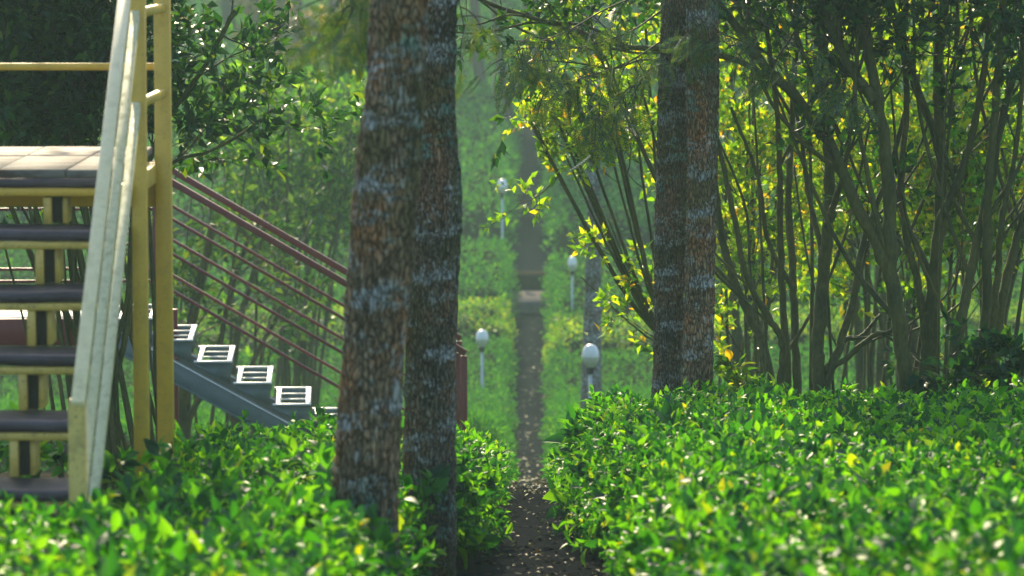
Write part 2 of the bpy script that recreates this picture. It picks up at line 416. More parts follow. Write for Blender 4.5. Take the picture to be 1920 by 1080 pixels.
# landing slab and step in the path
so = thing('path_step', 'low concrete step with a pale slab across the narrow path', 'step', (PX(61.6), 61.4, G(61.4)))
sb = MB(); box(sb, (PX(61.6) - .30, 60.2, G(61.4) - 0.25), (PX(61.6) + .30, 62.2, G(61.8) + 0.03), 0.01); sb.build('landing_slab', M['concrete'], so)
sb = MB(); box(sb, (PX(61.6) - .31, 62.203, G(62) - 0.3), (PX(61.6) + .31, 62.9, G(62.9) + 0.14), 0.01); sb.build('riser_block', M['soil'], so)

# ------------------------------------------------------------------ tea hedges
def hedge_profile(d, R, h): return h * np.sqrt(np.clip(1 - (1 - np.clip(d / R, 0, 1)) ** 2, 0, 1))
HID = [0]
def hedge(label, y0, y1, xl, xr, lod, dens, size, R=0.32, h=HH, clear=None, group='tea hedges lining the path', side=6.0, mat='tea', vis=None, farend=True):
    """xl, xr: functions of Y giving the hedge's edges; clear(x,y) -> mask to keep"""
    HID[0] += 1; r = np.random.default_rng(100 + HID[0])
    ym = (y0 + y1) / 2
    root = thing('tea_hedge', label, 'hedge', ((float(xl(ym)) + float(xr(ym))) / 2, ym, float(G(ym))), group)
    def edge_d(x, y):
        a = [x - xl(y), xr(y) - x, y - y0, y1 - y]
        return np.minimum.reduce(a)
    def top(x, y):
        n = 0.045 * np.sin(x * 3.1 + y * 1.7) * np.sin(y * 2.3 - x) + 0.03 * np.sin(x * 7.3 + 2 * np.sin(y * 5.1)) 
        return gz(x, y) + hedge_profile(edge_d(x, y), R, h) + n * (1 if lod == 2 else 0.8)
    # core
    cb = MB(); ny = max(12, int((y1 - y0) / (0.25 if lod == 2 else 0.8))); nxx = 34
    yy = np.linspace(y0 + 0.10, y1 - 0.10, ny)
    f = (1 - np.cos(np.linspace(0, math.pi, nxx))) / 2
    V = []
    for y in yy:
        a, b = float(xl(y)) + 0.10, float(xr(y)) - 0.10
        x = a + (b - a) * f; yv = np.full(nxx, y)
        z = np.maximum(top(x, yv) - (0.13 if lod == 2 else 0.10), gz(x, yv) - 0.05)
        if clear is not None: z = np.where(clear(x, yv), z, gz(x, yv) - 0.05)
        z[0] = gz(x[:1], yv[:1])[0] - 0.05; z[-1] = gz(x[-1:], yv[-1:])[0] - 0.05
        V.append(np.stack([x, yv, z], -1))
    V = np.array(V)
    V[0, :, 2] = gz(V[0, :, 0], V[0, :, 1]) - 0.05; V[-1, :, 2] = gz(V[-1, :, 0], V[-1, :, 1]) - 0.05
    i = np.arange(ny - 1)[:, None] * nxx + np.arange(nxx - 1)[None]
    cb.add(V.reshape(-1, 3), np.stack([i, i + 1, i + nxx + 1, i + nxx], -1).reshape(-1, 4))
    cb.build('inner_branches', M['core'], root, smooth=True)
    # shoots
    width = np.mean([float(xr(y)) - float(xl(y)) for y in np.linspace(y0, y1, 9)])
    nt_ = int(width * (y1 - y0) * dens)
    y = r.uniform(y0, y1, nt_); x = xl(y) + (xr(y) - xl(y)) * r.uniform(0, 1, nt_)
    d = edge_d(x, y); k = d > R * 0.3; x, y, d = x[k], y[k], d[k]
    if vis is not None: k = vis(x, y); x, y = x[k], y[k]
    e = 0.03
    p = np.stack([x, y, top(x, y)], -1)
    nx_ = -(top(x + e, y) - top(x - e, y)) / (2 * e); ny_ = -(top(x, y + e) - top(x, y - e)) / (2 * e)
    nn = nrm(np.stack([nx_, ny_, np.ones_like(x)], -1))
    # side walls
    PS = [p]; NS = [nn]
    def wall(yf, out, n):
        if n <= 0: return
    L = y1 - y0; ns = int(L * dens * h * 1.35)
    for sgn, edge in ((1, xl), (-1, xr)):
        yv = r.uniform(y0, y1, ns); th = r.uniform(0.05, 1.35, ns)
        xx = edge(yv) + sgn * R * (1 - np.cos(th)) * 0.8
        b = 0.035 * np.sin(yv * 6.2 + sgn) + 0.03 * np.sin(yv * 14 + th * 5)
        PS.append(np.stack([xx + b * -sgn, yv, gz(xx, yv) + h * (0.12 + 0.88 * np.sin(th))], -1))
        NS.append(nrm(np.stack([-sgn * np.cos(th) * 1.0, r.normal(0, .2, ns), np.sin(th) + 0.25], -1)))
    ne = int(width * dens * h * 1.2)
    for sgn, ye in (((1, y0), (-1, y1)) if farend else ((1, y0),)):
        t = r.uniform(0, 1, ne); th = r.uniform(0.05, 1.35, ne); yv = ye + sgn * R * (1 - np.cos(th)) * 0.8
        xx = xl(yv) + (xr(yv) - xl(yv)) * t
        PS.append(np.stack([xx, yv + 0.04 * np.sin(xx * 7), gz(xx, yv) + h * (0.1 + 0.9 * np.sin(th))], -1))
        NS.append(nrm(np.stack([r.normal(0, .2, ne), -sgn * np.cos(th), np.sin(th) + 0.25], -1)))
    p = np.concatenate(PS); nn = np.concatenate(NS)
    if clear is not None: k = clear(p[:, 0], p[:, 1]); p, nn = p[k], nn[k]
    if vis is not None: k = vis(p[:, 0], p[:, 1]); p, nn = p[k], nn[k]
    lb = MB(); n = len(p)
    per = {2: 7, 1: 5, 0: 3}[lod]
    ax = nrm(nn + r.normal(0, 0.30 if lod == 2 else 0.2, (n, 3)))
    p = p + nn * r.normal(0, 0.028 if lod == 2 else 0.014, n)[:, None]
    sb_ = MB()
    t1 = nrm(np.cross(ax, np.array([0.3, 0.5, 0.2]))); t2 = np.cross(ax, t1)
    ph = r.uniform(0, 6.28, n); scl = size * r.lognormal(0, 0.30 if lod == 2 else 0.15, n)
    for j in range(per):
        az = ph + j * 2.4; el = 0.25 + 1.05 * (j / (per - 1)) ** 1.0 + r.normal(0, 0.22, n)   # outer flat, inner upright
        rad = t1 * np.cos(az)[:, None] + t2 * np.sin(az)[:, None]
        dd = nrm(rad * np.cos(el)[:, None] + ax * np.sin(el)[:, None])
        sz = scl * (1.15 - 0.45 * j / (per - 1)) * r.uniform(0.8, 1.2, n)
        base = p - ax * (0.05 - 0.09 * j / (per - 1))[None] if False else p + ax * ((-0.045 + 0.075 * j / (per - 1)) * scl / 0.07)[:, None]
        leaves(lb, base, dd, ax + 0.15 * r.normal(size=(n, 3)), sz, sz * r.uniform(0.42, 0.56, n), lod)
    lb.build('foliage', M[mat], root, smooth=(lod == 2))
    return root

xlim = lambda y: 0.134 * np.asarray(y) + 0.95
# near right hedge; its far edge bends toward the camera close to the path
hedge('near tea hedge right of the path, lush bright green, reaching the twin grey trunks', 5.5, 20.2,
      lambda y: PX(y) + 0.205 + 0.15 * np.clip((16.8 - np.asarray(y)) / 2.2, 0, 1) + 0.02 * np.sin(np.asarray(y) * 1.9) + np.clip((np.asarray(y) - 18.8), 0, 9) ** 2 * 0.05, lambda y: 0 * np.asarray(y) + 4.3, 2, 215, 0.049, h=0.50,
      vis=lambda x, y: x < xlim(y))
def left_clear(x, y):
    return ~((x < -1.30) & (y > 11.65)) & ~((np.asarray(y) > 15.1) & (x < -1.75))
hedge('near tea hedge left of the path, glossy green, around the yellow stair posts', 5.5, 17.2,
      lambda y: 0 * np.asarray(y) - 3.6, lambda y: PX(y) - 0.215 - 0.22 * np.clip((15.6 - np.asarray(y)) / 1.2, 0, 1) - 0.02 * np.sin(np.asarray(y) * 2.2), 2, 175, 0.055, h=0.465,
      clear=left_clear, vis=lambda x, y: x > -xlim(y))
mid = [
 ('tea hedge behind the near left one, at the foot of the green stair', 36, 55.9, -1),
 ('tea hedge on the right of the path around the nearest globe lamp', 36, 54.6, 1)]
for lab, a, b, s in mid:
    w = 9.0
    if s < 0: xl_, xr_ = (lambda y: -0.15 * np.asarray(y) - 1.2), (lambda y: PX(y) - 0.27 - 0.03 * np.sin(np.asarray(y) * 1.1))
    else: xl_, xr_ = (lambda y: PX(y) + 0.26 + 0.03 * np.sin(np.asarray(y) * 0.9)), (lambda y: 0.15 * np.asarray(y) + 1.2)
    hedge(lab, a, b, xl_, xr_, 0, 130, 0.062, mat='tea_far')
for lab, a, b, s in [('low tea hedge left of the path between the near hedge and the green stair foot', 18.2, 26.4, -1), ('low tea hedge left of the path behind the green stair foot', 28.7, 35.6, -1),
                     ('low tea hedge right of the path hidden behind the near right hedge', 20.9, 35.6, 1)]:
    if s < 0: xl_, xr_ = (lambda y: PX(y) - 1.5), (lambda y: PX(y) - 0.20 - 0.02 * np.sin(np.asarray(y) * 1.6))
    else: xl_, xr_ = (lambda y: PX(y) + 0.20 + 0.02 * np.sin(np.asarray(y) * 1.3)), (lambda y: PX(y) + 3.0)
    hedge(lab, a, b, xl_, xr_, 1, 110, 0.06, mat='tea', h=0.30, R=0.25)
far = [(58.6, 63.4, -1, 'hazy tea hedge left of the path just below the dark terrace line'),
       (57.5, 62.2, 1, 'hazy tea hedge right of the path beside the pale slab'),
       (65.2, 84, -1, 'hazy tea hedge above the dark terrace line on the left of the path'),
       (64.2, 83, 1, 'hazy tea hedge uphill of the slab on the right of the path'),
       (85.3, 112, -1, 'farthest faint tea hedge left of the path top'),
       (84.6, 112, 1, 'farthest faint tea hedge right of the path top')]
for lab, a, b, s in [('added row of tea left of the path, tinted yellow-green like a sunlit crest', 56.2, 58.1, -1), ('added row of tea right of the path by the hazy grey trunk, tinted like a sunlit crest', 54.9, 56.9, 1)]:  # rows added so their colour draws the sunlit band across the hedges
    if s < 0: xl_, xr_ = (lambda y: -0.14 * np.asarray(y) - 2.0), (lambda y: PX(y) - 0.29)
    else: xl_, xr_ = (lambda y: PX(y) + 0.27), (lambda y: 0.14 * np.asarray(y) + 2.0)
    hedge(lab, a, b, xl_, xr_, 0, 130, 0.075, mat='tea_sunlit', h=0.66)
for a, b, s, lab in far:
    if s < 0: xl_, xr_ = (lambda y: -0.14 * np.asarray(y) - 2.0), (lambda y: PX(y) - 0.31 - 0.04 * np.sin(np.asarray(y) * 0.8))
    else: xl_, xr_ = (lambda y: PX(y) + 0.30 + 0.04 * np.sin(np.asarray(y) * 0.7)), (lambda y: 0.14 * np.asarray(y) + 2.0)
    hedge(lab, a, b, xl_, xr_, 0, 70 if a < 64 else 36 if a < 80 else 20, 0.09 if a < 64 else 0.12 if a < 80 else 0.17, mat='tea_far', h=0.6)

# ------------------------------------------------------------------ trees
def walk(p, d, length, n, wob, trop, r):
    pts = [np.array(p, float)]; d = nrm(d)
    for k in range(n):
        d = nrm(d + r.normal(0, wob, 3) + np.array([0, 0, trop]))
        pts.append(pts[-1] + d * length / n)
    return np.array(pts)
class Tree:
    def __init__(s, name, label, cat, base, seed, wood='stem_bark', leaf='tree_leaf', group=None):
        s.root = thing(name, label, cat, base, group); s.r = np.random.default_rng(seed)
        s.wood = MB(); s.tw = MB(); s.lp = []; s.ld = []; s.ls = []; s.wm = wood; s.lm = leaf
    def limb(s, pts, r0, r1, sides=9, n=None, mb=None, knob=0.06):
        pts = spline(pts, n or max(6, len(pts) * 5))
        k = np.linspace(0, 1, len(pts)); rad = r0 + (r1 - r0) * k ** 0.8
        rad = rad * (1 + s.r.normal(0, knob, len(pts)))
        pts = pts + s.r.normal(0, 0.12, pts.shape) * rad[:, None]
        tube(mb or s.wood, pts, rad, sides)
        return pts, rad
    def twig(s, p, d, L, r, nl, size, trop=0.05, wob=0.16):
        pts = walk(p, d, L, 4, wob, trop, s.r)
        tube(s.tw, pts, np.linspace(r, r * 0.4, 5), 3, False)
        if nl > 0:
            t = s.r.uniform(0.25, 1.0, nl) ** 0.7
            idx = np.minimum((t * 4).astype(int), 3); f = t * 4 - idx
            pos = pts[idx] * (1 - f[:, None]) + pts[idx + 1] * f[:, None]
            dr = pts[idx + 1] - pts[idx]
            s.lp.append(pos); s.ld.append(nrm(nrm(dr) * 0.8 + s.r.normal(0, 0.55, (nl, 3)))); s.ls.append(size * s.r.uniform(0.6, 1.25, nl))
        return pts
    def branch(s, p, d, L, r, ntw, nl, size, trop=0.06, wob=0.13, tl=0.35, leafy=1.0):
        pts = walk(p, d, L, 6, wob, trop, s.r)
        tube(s.tw, pts, np.linspace(r, r * 0.35, 7), 4 if r < 0.012 else 5, False)
        for _ in range(ntw):
            t = s.r.uniform(0.2, 1.0); i = min(int(t * 6), 5)
            pos = pts[i] + (pts[i + 1] - pts[i]) * (t * 6 - i)
            dd = nrm(nrm(pts[i + 1] - pts[i]) + s.r.normal(0, 0.6, 3))
            q = s.twig(pos, dd, tl * s.r.uniform(0.5, 1.3), r * 0.45, int(nl * leafy), size)
            for _ in range(2):
                k = s.r.integers(1, 4)
                s.twig(q[k], nrm(nrm(q[k + 1] - q[k]) + s.r.normal(0, 0.6, 3)), tl * 0.55, r * 0.28, int(nl * leafy), size)
        return pts
    def finish(s, kind=1, upz=0.7, wr=(0.40, 0.55), wood_name='trunk'):
        if s.wood.n: s.wood.build(wood_name, M[s.wm], s.root, smooth=True)
        if s.tw.n: s.tw.build('branches', M['twig'], s.root, smooth=True)
        if s.lp:
            p = np.concatenate(s.lp); d = np.concatenate(s.ld); z = np.concatenate(s.ls); n = len(p)
            up = s.r.normal(0, 0.6, (n, 3)); up[:, 2] += upz
            lb = MB(); leaves(lb, p, d, up, z, z * s.r.uniform(wr[0], wr[1], n), kind)
            lb.build('crown', M[s.lm], s.root, smooth=(kind == 2))
            return n
        return 0

def pl(pts, D, dz=None):
    """pixel polyline -> world points; D number or (D0,D1)"""
    D0, D1 = D if isinstance(D, tuple) else (D, D); n = len(pts)
    return [P(a, b, D0 + (D1 - D0) * k / max(1, n - 1)) for k, (a, b) in enumerate(pts)]
def pxr(w, D): return w * D / F / 2.0

# --- big lichened trunks (silver oaks)
def big_trunk(root, prof, D, top, seed, mat, fine=0.007):
    """prof: list of (px_left, px_right, py) from low to high; top: extra (dx, dz) above the frame"""
    r = np.random.default_rng(seed)
    ctr = []; rad = []
    for a, b, y in prof:
        p = P((a + b) / 2, y, D); ctr.append(p); rad.append((b - a) / 2 * D / F)
    base = ctr[0].copy(); base[2] = float(gz(base[0:1], base[1:2])[0]) - 0.12
    if base[2] < ctr[0][2] - 0.02:
        ctr.insert(0, base); rad.insert(0, rad[0] * 1.25)
    t = ctr[-1] + (ctr[-1] - ctr[-2]) / max(1e-6, (ctr[-1] - ctr[-2])[2]) * top; ctr.append(t); rad.append(rad[-1] * 0.6)
    z = np.array([c[2] for c in ctr]); cx = np.array([c[0] for c in ctr]); cyy = np.array([c[1] for c in ctr]); rad = np.array(rad)
    zs = np.concatenate([np.arange(z[0], z[-2], 0.016), np.linspace(z[-2], z[-1], 30)])
    X = np.interp(zs, z, cx); Yv = np.interp(zs, z, cyy); R = np.interp(zs, z, rad)
    ker = np.ones(9) / 9
    for A in (X, R):
        pad = np.pad(A, 4, mode='edge'); A[:] = np.convolve(pad, ker, 'valid')
    ns = 72; an = np.arange(ns) * 2 * math.pi / ns
    V = np.zeros((len(zs), ns, 3)); sd_ = seed * 3.7
    for i, zz in enumerate(zs):
        for j, a in enumerate(an):
            ca, sa = math.cos(a), math.sin(a)
            n1 = mn.noise(Vector((ca * 0.9 + sd_, sa * 0.9, zz * 1.3)))
            n2 = mn.noise(Vector((ca * 3.2 + sd_, sa * 3.2, zz * 5)))
            n3 = abs(mn.noise(Vector((ca * 11 + sd_, sa * 11, zz * 18))))
            n4 = mn.noise(Vector((ca * 1.0, sa * 1.0 + sd_, zz * 16)))
            rr = R[i] * (1 + 0.06 * n1 + 0.05 * n2 - 0.02 * n4) + fine * (n3 * 2 - 0.5)
            V[i, j] = (X[i] + rr * ca, Yv[i] + rr * sa, zz)
    mb = MB(); i = np.arange(len(zs) - 1)[:, None] * ns; j = np.arange(ns)[None]; j2 = (j + 1) % ns
    mb.add(V.reshape(-1, 3), np.stack([i + j, i + j2, i + ns + j2, i + ns + j], -1).reshape(-1, 4))
    mb.build('trunk', mat, root, smooth=True)
    return ctr[-1], base

# pinnate fern-like frond template
def frond_template(pairs=11):
    V = []; T = []
    def lf(p, d, L, w):
        p = np.array(p, float); d = nrm(np.array(d, float)); s = np.array([-d[1], d[0], 0]); b = len(V)
        V.extend([p, p + d * L * .45 + s * w, p + d * L, p + d * L * .45 - s * w]); T.extend([[b, b + 2, b + 1], [b, b + 3, b + 2]])
    lf((0, 0, 0), (1, 0, 0), 1.0, 0.008)
    for k in range(pairs):
        t = 0.14 + 0.84 * k / (pairs - 1); Lk = 0.34 * math.sin(math.pi * min(0.96, 0.18 + 0.80 * t)) ** 0.8 + 0.03
        for sg in (1, -1):
            dr = (0.62, 0.78 * sg, 0); p0 = (t, 0, -0.18 * t * t)
            lf(p0, dr, Lk, 0.016)
            for m_ in (0.35, 0.6):
                q = (t + 0.62 * Lk * m_, 0.78 * sg * Lk * m_, -0.18 * t * t)
                lf(q, (0.95, 0.30 * sg, 0), Lk * 0.36, 0.012); lf(q, (0.2, 0.98 * sg, 0), Lk * 0.30, 0.012)
    V = np.array(V)
    V[:, 2] += -0.18 * V[:, 0] ** 2 * 0.5 - 0.25 * np.abs(V[:, 1])
    return V, None, np.array(T)
FT = frond_template()
def fronds(root, pts, seed, size, droop=0.9, twigs_from=None, name='fronds'):
    r = np.random.default_rng(seed); n = len(pts); pts = np.asarray(pts, float)
    d = r.normal(0, 0.7, (n, 3)); d[:, 2] = -np.abs(r.normal(droop, 0.45, n)); d = nrm(d)
    up = r.normal(0, 0.8, (n, 3)); up[:, 2] += 0.3; up[:, 1] -= 0.5
    lb = MB(); s = size * r.uniform(0.6, 1.2, n)
    leaves(lb, pts, d, up, s, s, template=FT)
    lb.build(name, M['frond'], root)
def hung_branches(t, specs, seed, size, per=14, sub=7):
    """drooping oak branches: specs = pixel polylines with depth; fronds hang along sub-twigs"""
    r = np.random.default_rng(seed); pos = []
    for poly, D, w in specs:
        p, _ = t.limb(pl(poly, D), pxr(w, D[0] if isinstance(D, tuple) else D), pxr(max(1.2, w * 0.35), D[0] if isinstance(D, tuple) else D), 6, 18, mb=t.tw, knob=0.03)
        for _ in range(sub):
            k = r.integers(3, len(p) - 1)
            q = t.twig(p[k], nrm(r.normal(0, 1, 3) + np.array([0, 0, -0.3])), 0.22 * size / 0.28, 0.004, 0, 0, -0.25)
            for _ in range(max(1, per // sub)): pos.append(q[r.integers(1, 5)])
    return pos
def crown_up(t, top, seed, n_limb=6, L=1.6, size=0.4, per=26):
    """limbs and fronds of the crown above the frame"""
    r = np.random.default_rng(seed); pos = []
    for k in range(n_limb):
        a = k * 2.4 + r.uniform(0, 1)
        st = np.array(top) - np.array([0, 0, r.uniform(0.0, 1.3)])
        p = walk(st, (math.cos(a), math.sin(a), 0.55), L * r.uniform(0.7, 1.2), 8, 0.12, 0.02, r)
        tube(t.tw, p, np.linspace(0.035, 0.01, 9), 6)
        for _ in range(per): pos.append(p[r.integers(2, 9)] + r.normal(0, 0.16, 3))
    return pos

# front-left trunk
b = P(690, 1000, 12.2)
t1 = Tree('silver_oak_tree', 'thick leaning front trunk with brown bark and grey lichen, soft focus, left of the path', 'tree', (b[0], b[1], float(G(12.2))), 21, wood='oak_bark', leaf='frond', group='lichened silver oak trunks')
top, _ = big_trunk(t1.root, [(622, 748, 1000), (624, 749, 900), (628, 752, 840), (636, 755, 740), (643, 760, 640), (646, 766, 540), (653, 775, 500), (658, 780, 400), (668, 789, 300), (682, 795, 200), (690, 800, 100), (694, 803, 0)], 12.2, 3.2, 3, M['oak_bark'])
fr = crown_up(t1, top, 31, 6, 1.4, 0.38, 12)
fr += hung_branches(t1, [([(745, -60), (700, -40), (650, -15), (615, 20)], (12.3, 13.4), 5), ([(745, -70), (690, -30), (660, 10), (640, 40)], (12.3, 13.2), 4)], 5, 0.22, 42, 14)
fronds(t1.root, fr, 41, 0.16); t1.finish(wood_name='limb')
# second trunk, at the edge of the path
b = P(822, 1110, 14.2)
t2 = Tree('silver_oak_tree', 'dark mottled trunk with a bulge, right of the leaning front trunk', 'tree', (b[0], b[1], float(G(14.2))), 22, wood='oak_bark', leaf='frond', group='lichened silver oak trunks')
top, _ = big_trunk(t2.root, [(756, 857, 1110), (757, 856, 1000), (756, 855, 880), (757, 854, 800), (760, 854, 700), (762, 857, 580), (766, 860, 500), (770, 863, 400), (775, 867, 352), (778, 860, 300), (780, 855, 250), (783, 851, 180), (790, 853, 100), (800, 859, 0)], 14.2, 3.4, 8, M['oak_bark_dark'])
fr = crown_up(t2, top, 32, 6, 1.5, 0.4, 12)
fr += hung_branches(t2, [([(850, -40), (862, 10), (872, 60)], (14.3, 14.8), 4)], 6, 0.2, 6, 3)
fronds(t2.root, fr, 42, 0.16); t2.finish(wood_name='limb')
# twin trunks behind the right hedge
b = P(1250, 745, 20.6)
t3 = Tree('silver_oak_tree', 'left one of the touching twin trunks behind the right hedge, grey furrowed bark', 'tree', (b[0], b[1], float(G(20.6))), 23, wood='oak_bark', leaf='frond', group='lichened silver oak trunks')
top, _ = big_trunk(t3.root, [(1222, 1280, 760), (1224, 1279, 700), (1225, 1281, 600), (1227, 1283, 500), (1229, 1287, 400), (1232, 1290, 300), (1234, 1291, 200), (1237, 1290, 100), (1243, 1288, 0)], 20.6, 3.6, 13, M['oak_bark_dark'], 0.008)
fr = crown_up(t3, top, 33, 6, 1.8, 0.4, 10)
fr += hung_branches(t3, [([(1240, 20), (1180, 60), (1080, 90), (985, 90), (940, 110)], (20.5, 19.6), 4), ([(1236, 80), (1170, 120), (1080, 150), (1010, 170)], (20.5, 19.8), 3.5),
                         ([(1240, -20), (1150, 10), (1060, 60), (1000, 80), (960, 75)], (20.5, 19.4), 4), ([(1238, 120), (1200, 150), (1150, 200), (1110, 230)], (20.5, 19.9), 3)], 7, 0.22, 30, 15)
fronds(t3.root, fr, 43, 0.19); t3.finish(wood_name='limb')
b = P(1308, 745, 20.4)
t4 = Tree('silver_oak_tree', 'right one of the touching twin trunks, reddish bark with white lichen rings', 'tree', (b[0], b[1], float(G(20.4))), 24, wood='oak_bark', leaf='frond', group='lichened silver oak trunks')
top, _ = big_trunk(t4.root, [(1276, 1338, 760), (1279, 1337, 700), (1281, 1339, 600), (1283, 1341, 500), (1287, 1343, 400), (1290, 1346, 300), (1287, 1348, 200), (1286, 1349, 100), (1284, 1346, 0)], 20.4, 3.8, 17, M['oak_bark'], 0.007)
fr = crown_up(t4, top, 34, 6, 1.8, 0.4, 10)
fr += hung_branches(t4, [([(1340, -20), (1400, 20), (1480, 80), (1560, 130), (1620, 190)], (20.3, 19.7), 4), ([(1300, -60), (1290, 0), (1310, 60), (1330, 90)], (20.2, 20.0), 4),
                         ([(1345, 60), (1420, 90), (1500, 140), (1590, 160)], (20.3, 19.8), 3)], 8, 0.22, 20, 10)
fronds(t4.root, fr, 44, 0.19); t4.finish(wood_name='limb')

# --- tea-like trees on the right, multi-stemmed
def stems_tree(name, label, basepx, D, stems, extra, target_px, target_py, seed, leaf='tree_leaf', size=0.062, nbr=8, nl=6, ntw=5, zlow=-2.3, wpx=(6, 13), leafy=1.0, kind=1, group=None, brL=0.75, twl=0.33, dr=1.6, wood='stem_bark', second=0, unseen_canopy=0, bare=0):
    base = P(basepx, 745, D); base[2] = float(gz(np.array([base[0]]), np.array([D]))[0])
    t = Tree(name, label, 'tree', base, seed, wood=wood, leaf=leaf, group=group); r = t.r
    made = []
    for k, (poly, w) in enumerate(stems):
        pts = pl(poly, (D, D + r.uniform(-0.5, 0.5)))
        if poly[0][1] > 700:
            g = pts[0].copy(); g[2] = base[2] - 0.1; pts = [g] + pts
        m0 = t.limb(pts, pxr(w, D) * 1.15, pxr(w * 0.6, D), 10, 44)
        if w > bare: made.append(m0)
        for _ in range(second if w > 10 else 0):
            q = r.integers(10, 34); d0 = nrm(m0[0][q + 1] - m0[0][q])
            sg = r.choice([-1.0, 1.0]); p0 = m0[0][q]; L = r.uniform(0.9, 1.7)
            d1 = nrm(d0 + np.array([sg * r.uniform(0.35, 0.7), r.uniform(-0.4, 0.5), 0]))
            p1 = p0 + d1 * L * 0.35; p2 = p1 + nrm(d1 + np.array([0, 0, 0.5])) * L * 0.35; p3 = p2 + nrm(d1 * 0.6 + np.array([r.normal(0, .2), 0, 0.9])) * L * 0.5
            made.append(t.limb([p0, p1, p2, p3], m0[1][q] * r.uniform(0.4, 0.6), 0.007, 7, 24))
    for k in range(extra):
        tp = P(r.uniform(*target_px), r.uniform(*target_py), D + r.uniform(-dr * 0.3, dr))
        st = base + np.array([r.normal(0, 0.14), r.normal(0, 0.22), -0.1])
        mid_ = st * 0.6 + tp * 0.4; mid_[2] += abs(tp[2] - st[2]) * 0.16; mid_ += r.normal(0, 0.07, 3)
        w = r.uniform(*wpx)
        made.append(t.limb([st, mid_, tp], pxr(w, D), pxr(w * 0.4, D), 6, 22))
    for pts, rad in made:
        for _ in range(nbr):
            k = r.integers(4, len(pts) - 1)
            if pts[k][2] < zlow and (seed == 240 or r.uniform() < 0.96): continue
            d0 = nrm(pts[k + 1] - pts[k])
            t.branch(pts[k], nrm(d0 * 0.8 + r.normal(0, 0.6, 3) + np.array([0, 0, 0.25])), brL * r.uniform(0.5, 1.3), min(rad[k] * 0.45, 0.010), ntw, nl, size, leafy=leafy, tl=twl)
    for k in range(unseen_canopy):     # unseen upper crown above the frame, added to shade the stems below
        tp = P(r.uniform(*target_px) if target_px[1] > 1 else r.uniform(1000, 1300), r.uniform(-1000, -260), D + r.uniform(-1.0, dr))
        src = made[r.integers(0, len(made))]; q = len(src[0]) - 2
        st = src[0][q]; mid_ = (st + tp) / 2 + r.normal(0, 0.12, 3)
        up_, ur = t.limb([st, mid_, tp], max(0.012, src[1][q]), 0.008, 6, 14)
        for _ in range(12):
            q2 = r.integers(6, 13)
            t.branch(up_[q2], nrm(r.normal(0, 0.8, 3) + np.array([0, 0, 0.2])), 0.6, 0.008, 3, 6, 0.10, tl=0.3)
    t.finish(kind)
    return t

grpR = 'multi-stemmed trees behind the right hedge'
stems_tree('shade_tree', 'slender tree whose pale-edged stems fan left beside the twin trunks', 1448, 21.6,
           [([(1445, 742), (1430, 650), (1395, 570), (1362, 480), (1345, 380), (1335, 300)], 20), ([(1462, 745), (1468, 650), (1445, 600), (1400, 520), (1375, 400), (1340, 250), (1300, 120)], 15)],
           1, (1150, 1420), (-120, 150), 201, nbr=10, nl=5, zlow=-0.85, ntw=4, size=0.078, leaf='dark_leaf', second=2, brL=0.55, unseen_canopy=3, group=grpR)
stems_tree('shade_tree', 'tree with two thin straight upright stems standing side by side', 1486, 22.0,
           [([(1478, 742), (1470, 600), (1463, 450), (1462, 300), (1450, 150), (1430, 0)], 15), ([(1494, 742), (1490, 600), (1486, 500), (1478, 380), (1484, 250), (1492, 100), (1495, -40)], 17),
            ([(1486, 540), (1440, 450), (1420, 330), (1370, 200)], 10)],
           1, (1380, 1560), (-150, 100), 202, nbr=10, nl=5, zlow=-0.85, ntw=4, size=0.078, leaf='dark_leaf', second=2, brL=0.55, unseen_canopy=3, group=grpR)
stems_tree('shade_tree', 'dark tree that forks low with limbs spreading right, near the middle of the right hedge', 1545, 21.4,
           [([(1537, 745), (1534, 660), (1540, 560), (1552, 420), (1556, 300), (1545, 200), (1540, 60), (1530, -60)], 27), ([(1552, 720), (1590, 670), (1640, 628), (1668, 622), (1690, 590)], 12),
            ([(1550, 735), (1575, 650), (1600, 560), (1620, 450), (1660, 340), (1700, 200)], 16), ([(1550, 420), (1580, 330), (1600, 200), (1610, 60)], 12), ([(1548, 700), (1580, 640), (1615, 630), (1650, 590)], 11)],
           1, (1450, 1720), (-150, 120), 203, nbr=10, nl=5, zlow=-0.85, ntw=4, size=0.078, leaf='dark_leaf', second=2, brL=0.55, unseen_canopy=3, group=grpR)
td = stems_tree('shade_tree', 'tree whose heavy limb leans far left over the path with thin bare branches', 1700, 20.9,
           [([(1702, 748), (1690, 640), (1672, 520), (1668, 420), (1662, 300), (1640, 150), (1622, 40), (1600, -80)], 31),
            ([(1680, 560), (1650, 470), (1605, 380), (1565, 290), (1530, 230), (1490, 180), (1440, 130), (1400, 75), (1350, 10), (1320, -50)], 24),
            ([(1468, 158), (1430, 138), (1380, 112), (1320, 98), (1250, 92), (1180, 88), (1110, 68), (1040, 45), (980, 28), (920, 8), (880, -10)], 12),
            ([(1180, 88), (1130, 62), (1080, 45), (1000, 42), (960, 50), (900, 62), (850, 60)], 6), ([(1100, 66), (1040, 44), (960, 28), (900, 45), (850, 48)], 5),
            ([(1640, 190), (1590, 120), (1560, 60), (1530, -30)], 20), ([(1340, 112), (1290, 128), (1210, 112), (1150, 128), (1080, 118), (1000, 112)], 5)],
           1, (1480, 1800), (-160, 60), 204, bare=12.5, nbr=10, nl=5, zlow=-0.85, ntw=4, size=0.078, leaf='dark_leaf', second=2, brL=0.55, unseen_canopy=3, group=grpR)
